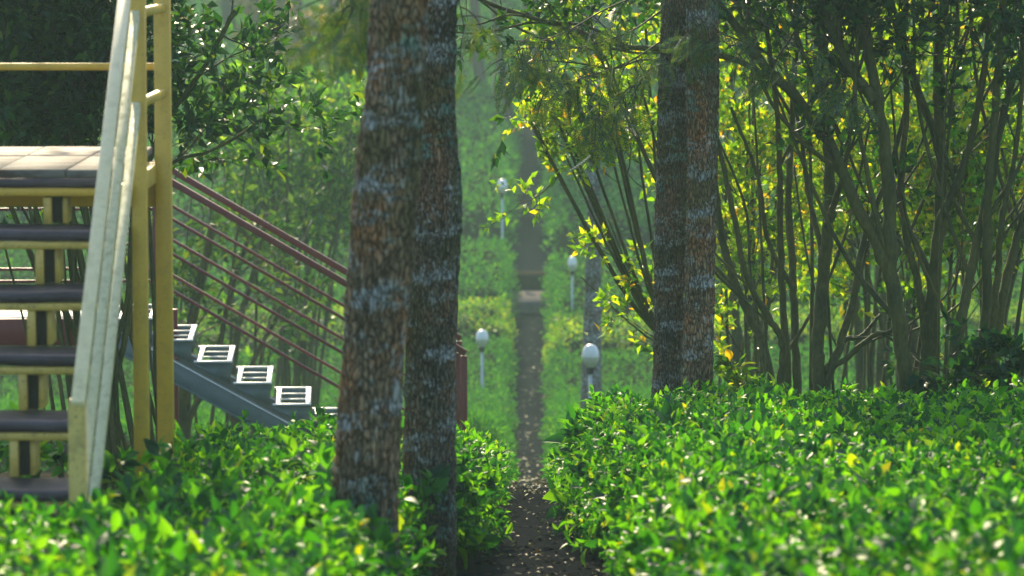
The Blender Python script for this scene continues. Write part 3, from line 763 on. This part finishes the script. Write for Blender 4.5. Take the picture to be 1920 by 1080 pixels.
stems_tree('shade_tree', 'straight grey-green tree right of the leaning one with a parallel thinner stem', 1745, 21.3,
           [([(1746, 748), (1748, 640), (1752, 520), (1762, 400), (1764, 280), (1758, 150), (1770, 0), (1775, -80)], 29), ([(1730, 745), (1734, 640), (1722, 540), (1698, 440), (1690, 330), (1700, 200), (1690, 60)], 17),
            ([(1758, 420), (1800, 330), (1830, 220), (1850, 90), (1860, -40)], 16)],
           1, (1650, 1900), (-160, 60), 205, nbr=10, nl=5, zlow=-0.85, ntw=4, size=0.078, leaf='dark_leaf', second=2, brL=0.55, unseen_canopy=3, group=grpR)
stems_tree('shade_tree', 'dark stem slanting to the right, second tree from the right edge', 1778, 21.0,
           [([(1779, 746), (1792, 660), (1810, 560), (1832, 450), (1858, 340), (1880, 220), (1915, 100), (1950, 0)], 21)],
           1, (1800, 2000), (-150, 60), 206, nbr=10, nl=5, zlow=-0.85, ntw=4, size=0.078, leaf='dark_leaf', second=2, brL=0.55, unseen_canopy=3, group=grpR)
stems_tree('shade_tree', 'rightmost cluster of greenish stems close to the right edge of the view', 1842, 21.2,
           [([(1828, 744), (1838, 660), (1852, 540), (1850, 420), (1858, 300), (1870, 160), (1880, 0)], 22), ([(1850, 742), (1866, 640), (1888, 520), (1912, 430), (1940, 330), (1980, 200)], 22),
            ([(1858, 640), (1870, 520), (1880, 400), (1905, 280), (1920, 120)], 14)],
           1, (1800, 2100), (-150, 120), 207, nbr=10, nl=5, zlow=-0.85, ntw=4, size=0.078, leaf='dark_leaf', second=2, brL=0.55, unseen_canopy=3, group=grpR)
# sunlit trees standing behind them
fan = []
for tx, ty, w in [(1000, 236, 12), (1035, 200, 8), (1060, 140, 9), (1010, 110, 7), (1120, 60, 9), (1150, 250, 9), (1100, 330, 8), (1180, 150, 8), (1060, 290, 7), (1210, 40, 9), (1140, 410, 6), (1090, 520, 5), (1170, 330, 7), (1085, 30, 7)]:
    fan.append(([(1275, 742), (1262, 660), (1262 + (tx - 1262) * 0.30, 660 + (ty - 660) * 0.22), (1262 + (tx - 1262) * 0.68, 660 + (ty - 660) * 0.62), (tx, ty)], w))
stems_tree('shade_tree', 'sunlit leafy tree behind the twin trunks, stems fanning left over the path', 1275, 23.5, fan, 0, (0, 1), (0, 1), 219, leaf='sunlit_leaf', nbr=16, size=0.066, ntw=5, nl=5, zlow=-1.62,
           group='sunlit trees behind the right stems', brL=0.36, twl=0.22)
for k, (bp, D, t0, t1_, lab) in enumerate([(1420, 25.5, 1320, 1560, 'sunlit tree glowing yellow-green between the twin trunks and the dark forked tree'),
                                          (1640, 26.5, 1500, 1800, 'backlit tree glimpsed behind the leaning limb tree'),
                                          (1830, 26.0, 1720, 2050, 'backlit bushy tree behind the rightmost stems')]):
    stems_tree('shade_tree', lab, bp, D, [], 7, (t0, t1_), (-40, 330), 220 + k, leaf='sunlit_leaf', nbr=15, size=0.075, ntw=5, nl=6, zlow=-2.6, wpx=(6, 12), group='sunlit trees behind the right stems', dr=0.9, brL=0.7)

# --- dark leafy tree top left
stems_tree('shade_tree', 'dense dark-leaved tree behind the yellow stair platform at the upper left', 205, 19.6,
           [([(215, 780), (205, 700), (230, 600), (250, 480), (275, 380), (325, 305), (390, 285), (455, 250), (512, 205)], 9),
            ([(190, 760), (180, 640), (150, 480), (120, 330), (100, 150), (110, 0)], 18), ([(210, 760), (240, 600), (250, 420), (300, 250), (380, 130), (440, 20)], 14),
            ([(195, 760), (130, 600), (60, 480), (0, 330), (-40, 200)], 14)],
           34, (-120, 260), (-160, 200), 240, leaf='dark_leaf', nbr=16, size=0.080, ntw=6, nl=5, zlow=-1.27, brL=0.34, unseen_canopy=7, group=None, dr=1.8)
# --- trees behind the green stair
stems_tree('shade_tree', 'hazy many-stemmed tree behind the green stair flight, dull green crown', 345, 31.5,
           [([(340, 800), (350, 680), (370, 560), (400, 420)], 24), ([(330, 800), (310, 650), (280, 500), (300, 380)], 16), ([(352, 800), (400, 690), (430, 560), (470, 430)], 14)],
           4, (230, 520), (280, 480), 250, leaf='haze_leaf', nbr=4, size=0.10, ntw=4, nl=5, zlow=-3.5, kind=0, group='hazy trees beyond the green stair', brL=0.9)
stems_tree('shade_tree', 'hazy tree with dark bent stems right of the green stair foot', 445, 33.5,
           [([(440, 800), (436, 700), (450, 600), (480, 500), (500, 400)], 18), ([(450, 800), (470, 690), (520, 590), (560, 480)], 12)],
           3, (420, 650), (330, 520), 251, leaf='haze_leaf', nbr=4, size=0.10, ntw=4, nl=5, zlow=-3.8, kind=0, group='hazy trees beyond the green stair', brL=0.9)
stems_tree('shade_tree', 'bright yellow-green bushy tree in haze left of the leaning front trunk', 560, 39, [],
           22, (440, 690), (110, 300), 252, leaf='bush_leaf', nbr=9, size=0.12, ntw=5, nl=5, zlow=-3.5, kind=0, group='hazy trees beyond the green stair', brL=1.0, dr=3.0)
# --- background trunks on the right
for k, (poly, w, D, lab) in enumerate([([(1385, 800), (1380, 640), (1372, 500), (1375, 300)], 26, 31, 'dim background trunk seen between the twin trunks and the left-fanning stems'),
                                      ([(1405, 800), (1420, 660), (1440, 560), (1470, 430)], 20, 31.5, 'dim slanting background trunk beside the dim upright one'),
                                      ([(1712, 800), (1710, 640), (1704, 480), (1700, 250)], 28, 30, 'pinkish straight background trunk behind the grey-green tree'),
                                      ([(1618, 800), (1612, 660), (1600, 520), (1590, 300)], 24, 34, 'pale hazy background trunk behind the forked dark tree'),
                                      ([(1650, 800), (1652, 660), (1660, 520), (1672, 300)], 20, 36, 'faintest hazy background trunk left of the pinkish one')]):
    stems_tree('shade_tree', lab, poly[0][0], D, [(poly, w)], 3, (poly[-1][0] - 120, poly[-1][0] + 120), (-300, -60), 260 + k, nbr=5, size=0.1, ntw=5, nl=5, zlow=-3.4, kind=0, group='background trunks right of the path', brL=1.0)
# mid-distance silver oak right of the path
b = P(1110, 780, 42)
t5 = Tree('silver_oak_tree', 'hazy grey lichened trunk behind the nearest globe lamp', 'tree', (b[0], b[1], float(G(42))), 25, wood='oak_bark', leaf='frond')
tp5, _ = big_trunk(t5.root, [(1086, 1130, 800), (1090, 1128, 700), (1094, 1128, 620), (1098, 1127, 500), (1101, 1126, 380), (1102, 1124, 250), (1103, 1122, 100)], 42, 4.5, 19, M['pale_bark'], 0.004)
fr = crown_up(t5, tp5, 35, 7, 2.4, 0.6, 16); fronds(t5.root, fr, 45, 0.6); t5.finish(wood_name='limb')

# distant trees on the hill
def far_tree(label, px, D, h, w, seed, n, size, leaf='forest', low=0.25):
    x = (px - 960) / F * D; z0 = float(gz(np.array([x]), np.array([D]))[0])
    t = Tree('forest_tree', label, 'tree', (x, D, z0), seed, wood='twig', leaf=leaf, group='distant trees on the hillside'); r = t.r
    top = np.array([x + r.normal(0, 0.5), D, z0 + h])
    p, rad = t.limb([np.array([x, D, z0 - .2]), np.array([x + r.normal(0, .3), D, z0 + h * .5]), top], w / 2, w * 0.15, 8, 20)
    for k in range(n):
        i = r.integers(int(low * 19), 19)
        L = (1 - 0.55 * abs(i / 19 - 0.5)) * h * 0.26
        t.branch(p[i], nrm(np.array([r.normal(), r.normal(), 0.35])), L * r.uniform(.5, 1.2), 0.03, 7, 6, size, tl=0.9)
    t.finish(0)
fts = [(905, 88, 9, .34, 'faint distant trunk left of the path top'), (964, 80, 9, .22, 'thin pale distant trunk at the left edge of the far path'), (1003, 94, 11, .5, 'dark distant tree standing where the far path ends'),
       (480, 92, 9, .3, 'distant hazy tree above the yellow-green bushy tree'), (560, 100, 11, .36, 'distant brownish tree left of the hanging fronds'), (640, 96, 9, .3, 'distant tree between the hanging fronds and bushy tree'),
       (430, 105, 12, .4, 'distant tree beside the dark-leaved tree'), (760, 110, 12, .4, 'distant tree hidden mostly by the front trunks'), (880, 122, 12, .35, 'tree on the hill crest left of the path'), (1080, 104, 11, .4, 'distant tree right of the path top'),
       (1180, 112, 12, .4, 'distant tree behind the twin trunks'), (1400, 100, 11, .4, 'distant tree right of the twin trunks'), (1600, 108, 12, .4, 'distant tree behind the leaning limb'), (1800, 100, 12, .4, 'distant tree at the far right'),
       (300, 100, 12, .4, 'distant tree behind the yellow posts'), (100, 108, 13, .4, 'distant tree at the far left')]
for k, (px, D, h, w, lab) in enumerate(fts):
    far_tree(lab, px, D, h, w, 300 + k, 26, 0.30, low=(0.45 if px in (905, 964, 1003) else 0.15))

# ------------------------------------------------------------------ globe lamps
def make_lamp(label, x, y, sc_=1.0):
    z0 = float(gz(np.array([x]), np.array([y]))[0])
    o = thing('garden_lamp', label, 'lamp', (0, 0, 0), 'white globe lamps beside the path')
    def lathe(prof, n=28):
        mb = MB(); V = [[r * math.cos(a), r * math.sin(a), z] for r, z in prof for a in np.arange(n) * 2 * math.pi / n]
        i = np.arange(len(prof) - 1)[:, None] * n; j = np.arange(n)[None]; j2 = (j + 1) % n
        mb.add(V, np.stack([i + j, i + j2, i + n + j2, i + n + j], -1).reshape(-1, 4)); return mb
    pole = lathe([(0.018, 0), (0.018, 1.03), (0.001, 1.03)]); p = pole.build('pole', M['pole'], o, smooth=False)
    bp = lathe([(0.05, 0), (0.05, 0.012), (0.02, 0.014), (0.001, 0.014)]); bp.build('base_plate', M['pole'], o)
    c = lathe([(0.0, 1.015), (0.026, 1.015), (0.028, 1.025), (0.036, 1.035), (0.038, 1.085), (0.036, 1.10), (0.0, 1.10)]); c.build('collar', M['collar'], o, smooth=False)
    lo = [(0.040, 1.086)] + [(0.085 * math.cos(a), 1.185 + 0.105 * math.sin(a)) for a in np.linspace(-1.05, 0, 10)] + [(0.0, 1.185)]
    lathe(lo).build('lower_globe', M['globe_low'], o, smooth=True)
    hi = [(0.0, 1.187), (0.0865, 1.187)] + [(0.0865 * math.cos(a) ** 0.9, 1.19 + 0.118 * math.sin(a)) for a in np.linspace(0, 1.5707, 12)]
    lathe(hi).build('upper_globe', M['globe'], o, smooth=True)
    return o
lamp0 = None
for px, py, D, s, lab in [(1107, 668, 38.0, 1.0, 'nearest and largest globe lamp, right of the path against the grey trunk'),
                          (904, 635, 51.0, 1.0, 'white globe lamp left of the path beside the maroon stair railing'),
                          (1073, 495, 58.0, 0.80, 'small dim globe lamp half hidden by sprigs, right of the path'),
                          (942, 350, 64.0, 1.02, 'highest-placed globe lamp, left of the path above the dark terrace line')]:
    c = P(px, py, D); z0 = float(gz(np.array([c[0]]), np.array([D]))[0])
    if lamp0 is None:
        o = lamp0 = make_lamp(lab, 0, 0)
    else:
        o = lamp0.copy(); sc.collection.objects.link(o)
        for ch in lamp0.children:
            q = ch.copy(); sc.collection.objects.link(q); q.parent = o
        o['label'] = lab
    hgt = c[2] - z0
    o.location = (float(c[0]), float(c[1]), z0); o.scale = (s, s, hgt / 1.19)
lamp0.name = 'garden_lamp'

# ------------------------------------------------------------------ yellow staircase (left front)
XR = -1.31
st = thing('yellow_staircase', 'yellow painted steel staircase with dark worn wooden treads at the left edge', 'staircase', (-1.9, 12.9, float(G(12.9))))
def part(name, mat, fn, parent=None, smooth=False):
    mb = MB(); fn(mb); return mb.build(name, M[mat], parent or st, smooth=smooth)
x0, x1 = -2.50, -1.385
yF = 13.40; run = 0.245; zpl = P(100, 318, yF)[2]; rise = 0.188
# platform planks, running in depth with skewed joints
edges = [x0, -2.16, -1.80, -1.56, x1]
for a, b_ in zip(edges[:-1], edges[1:]):
    part('platform_plank', 'deck', lambda mb: box(mb, (a + 0.0015, yF, zpl - 0.030), (b_ - 0.0015, 14.78, zpl + rnd.uniform(-.001, .001)), 0.003))
part('platform_nosing', 'plank', lambda mb: box(mb, (x0, yF - 0.012, zpl - 0.064), (x1, yF + 0.25, zpl - 0.0305), 0.006))
part('platform_beam', 'yellow', lambda mb: (box(mb, (x0, yF - 0.006, zpl - 0.093), (x1 + .01, yF + 0.03, zpl - 0.0645), 0.003)))
part('platform_back_beam', 'yellow', lambda mb: box(mb, (x0, 14.5, zpl - 0.212), (XR - 0.04, 14.56, zpl - 0.047), 0.003))
part('platform_side_beam', 'yellow', lambda mb: box(mb, (x1 + 0.012, yF - 0.03, zpl - 0.12), (XR - 0.032, 14.497, zpl - 0.05), 0.003))
def plank(mb, ya, yb, zt):
    # worn plank: slightly bowed top with rounded nosing
    n = 40; X = np.linspace(x0, x1 + 0.02, n); prof = [(yb, zt - 0.036), (yb, zt - 0.004), (yb - 0.012, zt), ((ya + yb) / 2, zt + 0.001), (ya + 0.022, zt - 0.001), (ya + 0.006, zt - 0.004), (ya, zt - 0.012), (ya + 0.003, zt - 0.037)]
    r = np.random.default_rng(int(abs(zt) * 1e4)); w = np.cumsum(r.normal(0, 0.0008, n)); w -= np.linspace(w[0], w[-1], n)
    V = [[x, p[0] + w[k] * 2, p[1] + w[k]] for k, x in enumerate(X) for p in prof]
    m = len(prof); i = np.arange(n - 1)[:, None] * m; j = np.arange(m)[None]; j2 = (j + 1) % m
    q = np.stack([i + j, i + j2, i + m + j2, i + m + j], -1).reshape(-1, 4)
    mb.add(V, q)
    for s in (0, (n - 1) * m):
        mb.q.append(np.array([[s, s + 1, s + 6, s + 7], [s + 1, s + 2, s + 5, s + 6], [s + 2, s + 3, s + 4, s + 5]]) + mb.n - len(V))
for k in range(1, 8):
    ya = yF - run * k; zt = zpl - rise * k - 0.005
    tr = part('tread', 'plank', lambda mb: plank(mb, ya, ya + 0.285, zt))
    part('tread_angle', 'yellow_dirty', lambda mb: (box(mb, (x0, ya + 0.006, zt - 0.066), (x1 + 0.02, ya + 0.036, zt - 0.040), 0.003)))
# zigzag stringers made of box tube: uprights under each tread
for xc in (-1.605, -2.28):
    for k in range(0, 8):
        ya = yF - run * k; zt = zpl - rise * k - 0.005 - (0.0 if k else 0.004)
        zb = zt - (0.067 if k else 0.0895); ze = zpl - rise * (k + 1) - 0.004 if k < 7 else float(G(ya)) - 0.05
        # open channel: two flanges and a dark web set back
        u = part('riser_channel', 'yellow_dirty', lambda mb: (box(mb, (xc - 0.036, ya + 0.008, ze), (xc - 0.008, ya + 0.045, zb), 0.002), box(mb, (xc + 0.026, ya + 0.05, ze), (xc + 0.044, ya + 0.17, zb), 0.002)))
        mb = MB(); box(mb, (xc - 0.0365, ya + 0.048, ze), (xc + 0.0235, ya + 0.17, zb), 0.001); mb.build('channel_web', M['slot'], u)
# posts
def post(x, y, w, ztop, name='post', mat='yellow'):
    part(name, mat, lambda mb: box(mb, (x - w / 2, y - w / 2, float(G(y)) - 0.15), (x + w / 2, y + w / 2, ztop), 0.004))
post(-1.312, 13.5, 0.052, 0.22); post(-1.318, 14.5, 0.060, 0.22)
post(-1.312, 11.5, 0.050, P(140, 748, 11.5)[2], 'newel_post', 'yellow_dirty')
post(-2.47, 13.5, 0.052, 0.22); post(-2.47, 14.7, 0.052, 0.22)
sl = 0.79
def rail_z(zn, y): return zn + sl * (y - 11.5)
zh = P(140, 760, 11.5)[2] + 0.028
# handrail: lies on the newel, in front of the posts
def hand(mb, xa, w, h, y0_, y1_, zn, flat_to):
    a = np.array([xa, y0_, rail_z(zn, y0_)]); b_ = np.array([xa, y1_, rail_z(zn, y1_)])
    bar(mb, a, b_, w, h, 0.004)
    rr_ = MB(); bar(rr_, b_ + np.array([0.0, 0.002, 0]), np.array([xa, flat_to, b_[2]]), w * 0.9, h * 0.8, 0.003); rr_.build('platform_rail', M['yellow'], st)
part('handrail', 'pale', lambda mb: hand(mb, -1.306, 0.042, 0.032, 11.47, 13.44, zh, 14.53))
for zc in (-0.335, -0.655):
    zn = zc - sl * (13.44 - 11.5)
    part('mid_rail', 'pale_grimy', lambda mb: hand(mb, -1.316, 0.030, 0.040, 11.56, 13.45, zn, 14.47))
for zc in (-0.56, -0.02):
    part('back_rail', 'yellow', lambda mb: bar(mb, (-2.5, 14.74, zc), (-1.35, 14.74, zc), 0.03, 0.027, 0.003))

# ------------------------------------------------------------------ green stair with maroon railing
YN, YFr = 27.0, 28.0
gs = thing('steel_staircase', 'grey-green steel staircase with maroon pipe railings and open white-edged treads, left behind', 'staircase', (P(285, 595, YN)[0], 27.5, float(G(27.5))))
def gpart(name, mat, fn, smooth=False, parent=None):
    mb = MB(); fn(mb); return mb.build(name, M[mat], parent or gs, smooth=smooth)
xt = P(285, 595, YN)[0]; zl = P(285, 596, YN)[2]; run2 = 74.0 * YN / F; rise2 = 0.1545
for k in range(0, 9):
    xa = xt + run2 * (k - 1) - 0.01; xb = xa + run2 * 0.98; z = zl - rise2 * k
    t_ = gpart('tread_frame', 'white_steel', lambda mb: (box(mb, (xa, YN, z - 0.012), (xb, YN + 0.035, z), 0.002), box(mb, (xa, YFr - 0.035, z - 0.012), (xb, YFr, z), 0.002),
                                                 box(mb, (xa + 0.02, YN + 0.037, z - 0.009), (xa + 0.055, YFr - 0.037, z + 0.003), 0.002), box(mb, (xb - 0.037, YN + 0.037, z - 0.009), (xb - 0.002, YFr - 0.037, z + 0.003), 0.002)))
    for f in (0.30, 0.62): gpart('tread_bar', 'white_steel', lambda mb: box(mb, (xa + 0.057, YN + f, z - 0.010), (xb - 0.039, YN + f + 0.022, z - 0.002), 0.001), parent=t_)
    for yy_ in (YN + 0.03, YFr - 0.05):
        def tri(mb):
            V = np.array([[xa, yy_, z - 0.013], [xb - 0.01, yy_, z - 0.013], [xb - 0.012, yy_, z - rise2 - 0.02], [xa, yy_, z - rise2 * 0.3]])
            V2 = V + np.array([0, 0.012, 0]); mb.add(np.vstack([V, V2]), [[0, 1, 2, 3], [7, 6, 5, 4], [0, 4, 5, 1], [1, 5, 6, 2], [2, 6, 7, 3], [3, 7, 4, 0]])
        gpart('tread_bracket', 'green_steel', tri)
xe = xt + run2 * 8.0; ze = zl - rise2 * 9 - 0.02
slp = rise2 / run2
for yy_ in (YN + 0.045, YFr - 0.075):
    def stringer(mb):
        a = np.array([xt - run2 * 1.2, yy_, zl - 0.13]); b_ = np.array([xe, yy_, zl - 0.13 - slp * (xe - xt + run2 * 1.2)])
        bar(mb, a, b_, 0.012, 0.15, 0.002)
        off = np.array([0, -0.002, -0.082]); bar(mb, a + off, b_ + off, 0.05, 0.012, 0.002)
    g_ = gpart('stringer', 'green_steel', stringer)
    a = np.array([xt - run2 * 1.2, yy_ - 0.012, zl - 0.13 + 0.073]); b_ = np.array([xe, yy_ - 0.012, zl - 0.13 + 0.073 - slp * (xe - xt + run2 * 1.2)])
    gpart('stringer_flange', 'white_steel', lambda mb: bar(mb, a, b_, 0.02, 0.008, 0.001), parent=g_)
xL = P(-260, 595, YN)[0]; xtop = xt - run2 - 0.02
gpart('landing_deck', 'green_steel', lambda mb: box(mb, (xL, YN + 0.05, zl - 0.03), (xtop, YFr - 0.05, zl), 0.003))
gpart('landing_beam', 'red', lambda mb: box(mb, (xL, YN, zl - 0.195), (P(160, 595, YN)[0], YN + 0.048, zl - 0.003), 0.003))
gpart('landing_back_beam', 'red', lambda mb: box(mb, (xL, YFr - 0.048, zl - 0.15), (xtop, YFr, zl - 0.003), 0.003))
for xx in (P(30, 0, YN)[0], P(304, 0, YN)[0]):
    for yy_ in (YN + 0.08, YFr - 0.08):
        gpart('leg', 'red', lambda mb: box(mb, (xx - 0.03, yy_ - 0.03, float(G(yy_)) - 0.2), (xx + 0.03, yy_ + 0.03, zl - 0.031), 0.003))
xbend = P(281, 0, YN)[0]
rs = 0.592
def rail(mb, y, py_at_325, w, h):
    z325 = P(325, py_at_325, YN)[2]; xk = P(325, 0, YN)[0]
    zb_ = z325 + rs * (xk - xbend); xend = P(866, 0, YN)[0]
    bar(mb, (xL, y, zb_), (xbend, y, zb_), w, h, 0.002)
    bar(mb, (xbend - 0.004, y, zb_), (xend, y, zb_ - rs * (xend - xbend)), w, h, 0.002)
for y in (YN + 0.02, YFr - 0.02):
    gpart('handrail', 'red', lambda mb: rail(mb, y, 349, 0.05, 0.045))
    for py in (418, 484, 553):
        gpart('mid_rail', 'red', lambda mb: rail(mb, y, py, 0.022, 0.022))
    for px_ in (281, 700, 866):
        xx = P(px_, 0, YN)[0]; ztop = P(325, 349, YN)[2] - rs * (xx - P(325, 0, YN)[0]) - 0.02
        if px_ == 281: ztop = P(325, 349, YN)[2] + rs * (P(325, 0, YN)[0] - xbend) - 0.02
        zb_ = zl - 0.1 if px_ == 281 else max(float(G(y)), zl - rise2 * max(0, (xx - xt) / run2 + 1) - 0.1)
        if px_ == 866: zb_ = float(G(y)) - 0.1
        gpart('post', 'red', lambda mb: (box(mb, (xx - 0.075, y - 0.02, zb_), (xx - 0.045, y + 0.02, ztop + 0.02), 0.003), box(mb, (xx - 0.035, y - 0.02, zb_), (xx + 0.012, y + 0.02, ztop), 0.003)) if px_ == 866 else box(mb, (xx - 0.02, y - 0.021, zb_), (xx + 0.02, y + 0.021, ztop), 0.003))

gs.rotation_euler.z = 0.05
# ------------------------------------------------------------------ small plants and litter
def shrub(name, label, px, py, D, h, n, size, seed, mat='tree_leaf', spread=0.25):
    c = P(px, py, D); z0 = float(gz(np.array([c[0]]), np.array([D]))[0])
    t = Tree(name, label, 'plant', (c[0], D, z0), seed, wood='stem_bark', leaf=mat)
    for k in range(n):
        d = nrm(np.array([t.r.normal(0, spread), t.r.normal(0, spread), 1]))
        t.twig(np.array([c[0] + t.r.normal(0, .02), D + t.r.normal(0, .02), z0]), d, h * t.r.uniform(0.85, 1.1), 0.005, 0, size)
        top_ = d * h * 0.9 + np.array([c[0], D, z0])
        t.branch(top_ - d * h * 0.25, d, h * 0.3, 0.004, 3, 4, size, tl=0.08)
    t.finish(2)
shrub('leafy_shoot', 'tall leafy shoot standing by the foot of the left yellow post', 288, 830, 13.2, 0.62, 2, 0.08, 401, 'tea')
shrub('leafy_shoot', 'green shoot at the base of the leaning front trunk', 655, 930, 11.8, 0.50, 1, 0.075, 402, 'tea')
shrub('leafy_shoot', 'glossy shoot in front of the dark mottled trunk', 775, 910, 13.9, 0.50, 1, 0.07, 403, 'tea')
shrub('leafy_shoot', 'sprig rising right of the twin trunk bases', 1362, 735, 20.3, 0.72, 3, 0.085, 404, 'tree_leaf')
shrub('shrub', 'dark glossy shrub at the right edge under the stems', 1880, 720, 20.6, 0.85, 16, 0.09, 405, 'dark_leaf', 0.4)
shrub('shrub', 'low dark shrub among the stems left of the leaning-limb tree', 1630, 735, 20.7, 0.58, 9, 0.08, 406, 'tree_leaf', 0.6)
shrub('leafy_shoot', 'leafy clump under the lowest visible wooden tread', 70, 870, 14.9, 0.62, 12, 0.085, 407, 'tea', 0.5)

r = np.random.default_rng(77); n = 1500
y = r.uniform(12.5, 40, n) ** 1.0; y = 12.5 + 16 * r.uniform(0, 1, n) ** 2; y[:550] = r.uniform(28, 61, 550); x = PX(y) + r.normal(0, 0.22, n)
x = np.clip(x, PX(y) - 0.6, PX(y) + 0.6)
lb = MB(); d = rdir(n, r); d[:, 2] *= 0.15; up = r.normal(0, 0.35, (n, 3)); up[:, 2] = 1
sz = r.uniform(0.010, 0.036, n) * np.where(y > 27, 2.2, 1.0); leaves(lb, np.stack([x, y, G(y) + 0.018 + r.uniform(0, .012, n)], -1), d, up, sz, sz * 0.5, 1)
tag(lb.build('leaf_litter', M['litter']), 'small pale fallen leaves and bits scattered over the dark path', 'leaf litter', kind='stuff')
rr = MB(); n = 1500; y = 12.5 + 14 * r.uniform(0, 1, n) ** 2; x = PX(y) + r.uniform(-.4, .4, n)
for k in range(n):
    s_ = r.uniform(0.005, 0.016); c = np.array([x[k], y[k], G(y[k]) + 0.008])
    V = rdir(6, r) * s_; V = np.array([[1, 0, 0], [-1, 0, 0], [0, 1, 0], [0, -1, 0], [0, 0, .7], [0, 0, -.7]]) * s_ * r.uniform(.6, 1.3, (6, 1))
    rr.add(V + c, None, [[0, 2, 4], [2, 1, 4], [1, 3, 4], [3, 0, 4], [2, 0, 5], [1, 2, 5], [3, 1, 5], [0, 3, 5]])
tag(rr.build('gravel', M['path']), 'loose dark gravel stones on the path', 'gravel', kind='stuff')

# ------------------------------------------------------------------ haze
m, nt, out = new_mat('haze_air')
pv = nt.nodes.new('ShaderNodeVolumePrincipled')
pv.inputs['Color'].default_value = (0.50, 0.76, 0.76, 1); pv.inputs['Density'].default_value = 0.00108
pv.inputs['Anisotropy'].default_value = 0.4
nt.links.new(pv.outputs[0], out.inputs['Volume'])
hb = MB(); box(hb, (-151, -31, -8.2), (151, 281, 26)); hz = hb.build('haze', m)
tag(hz, kind='stuff')
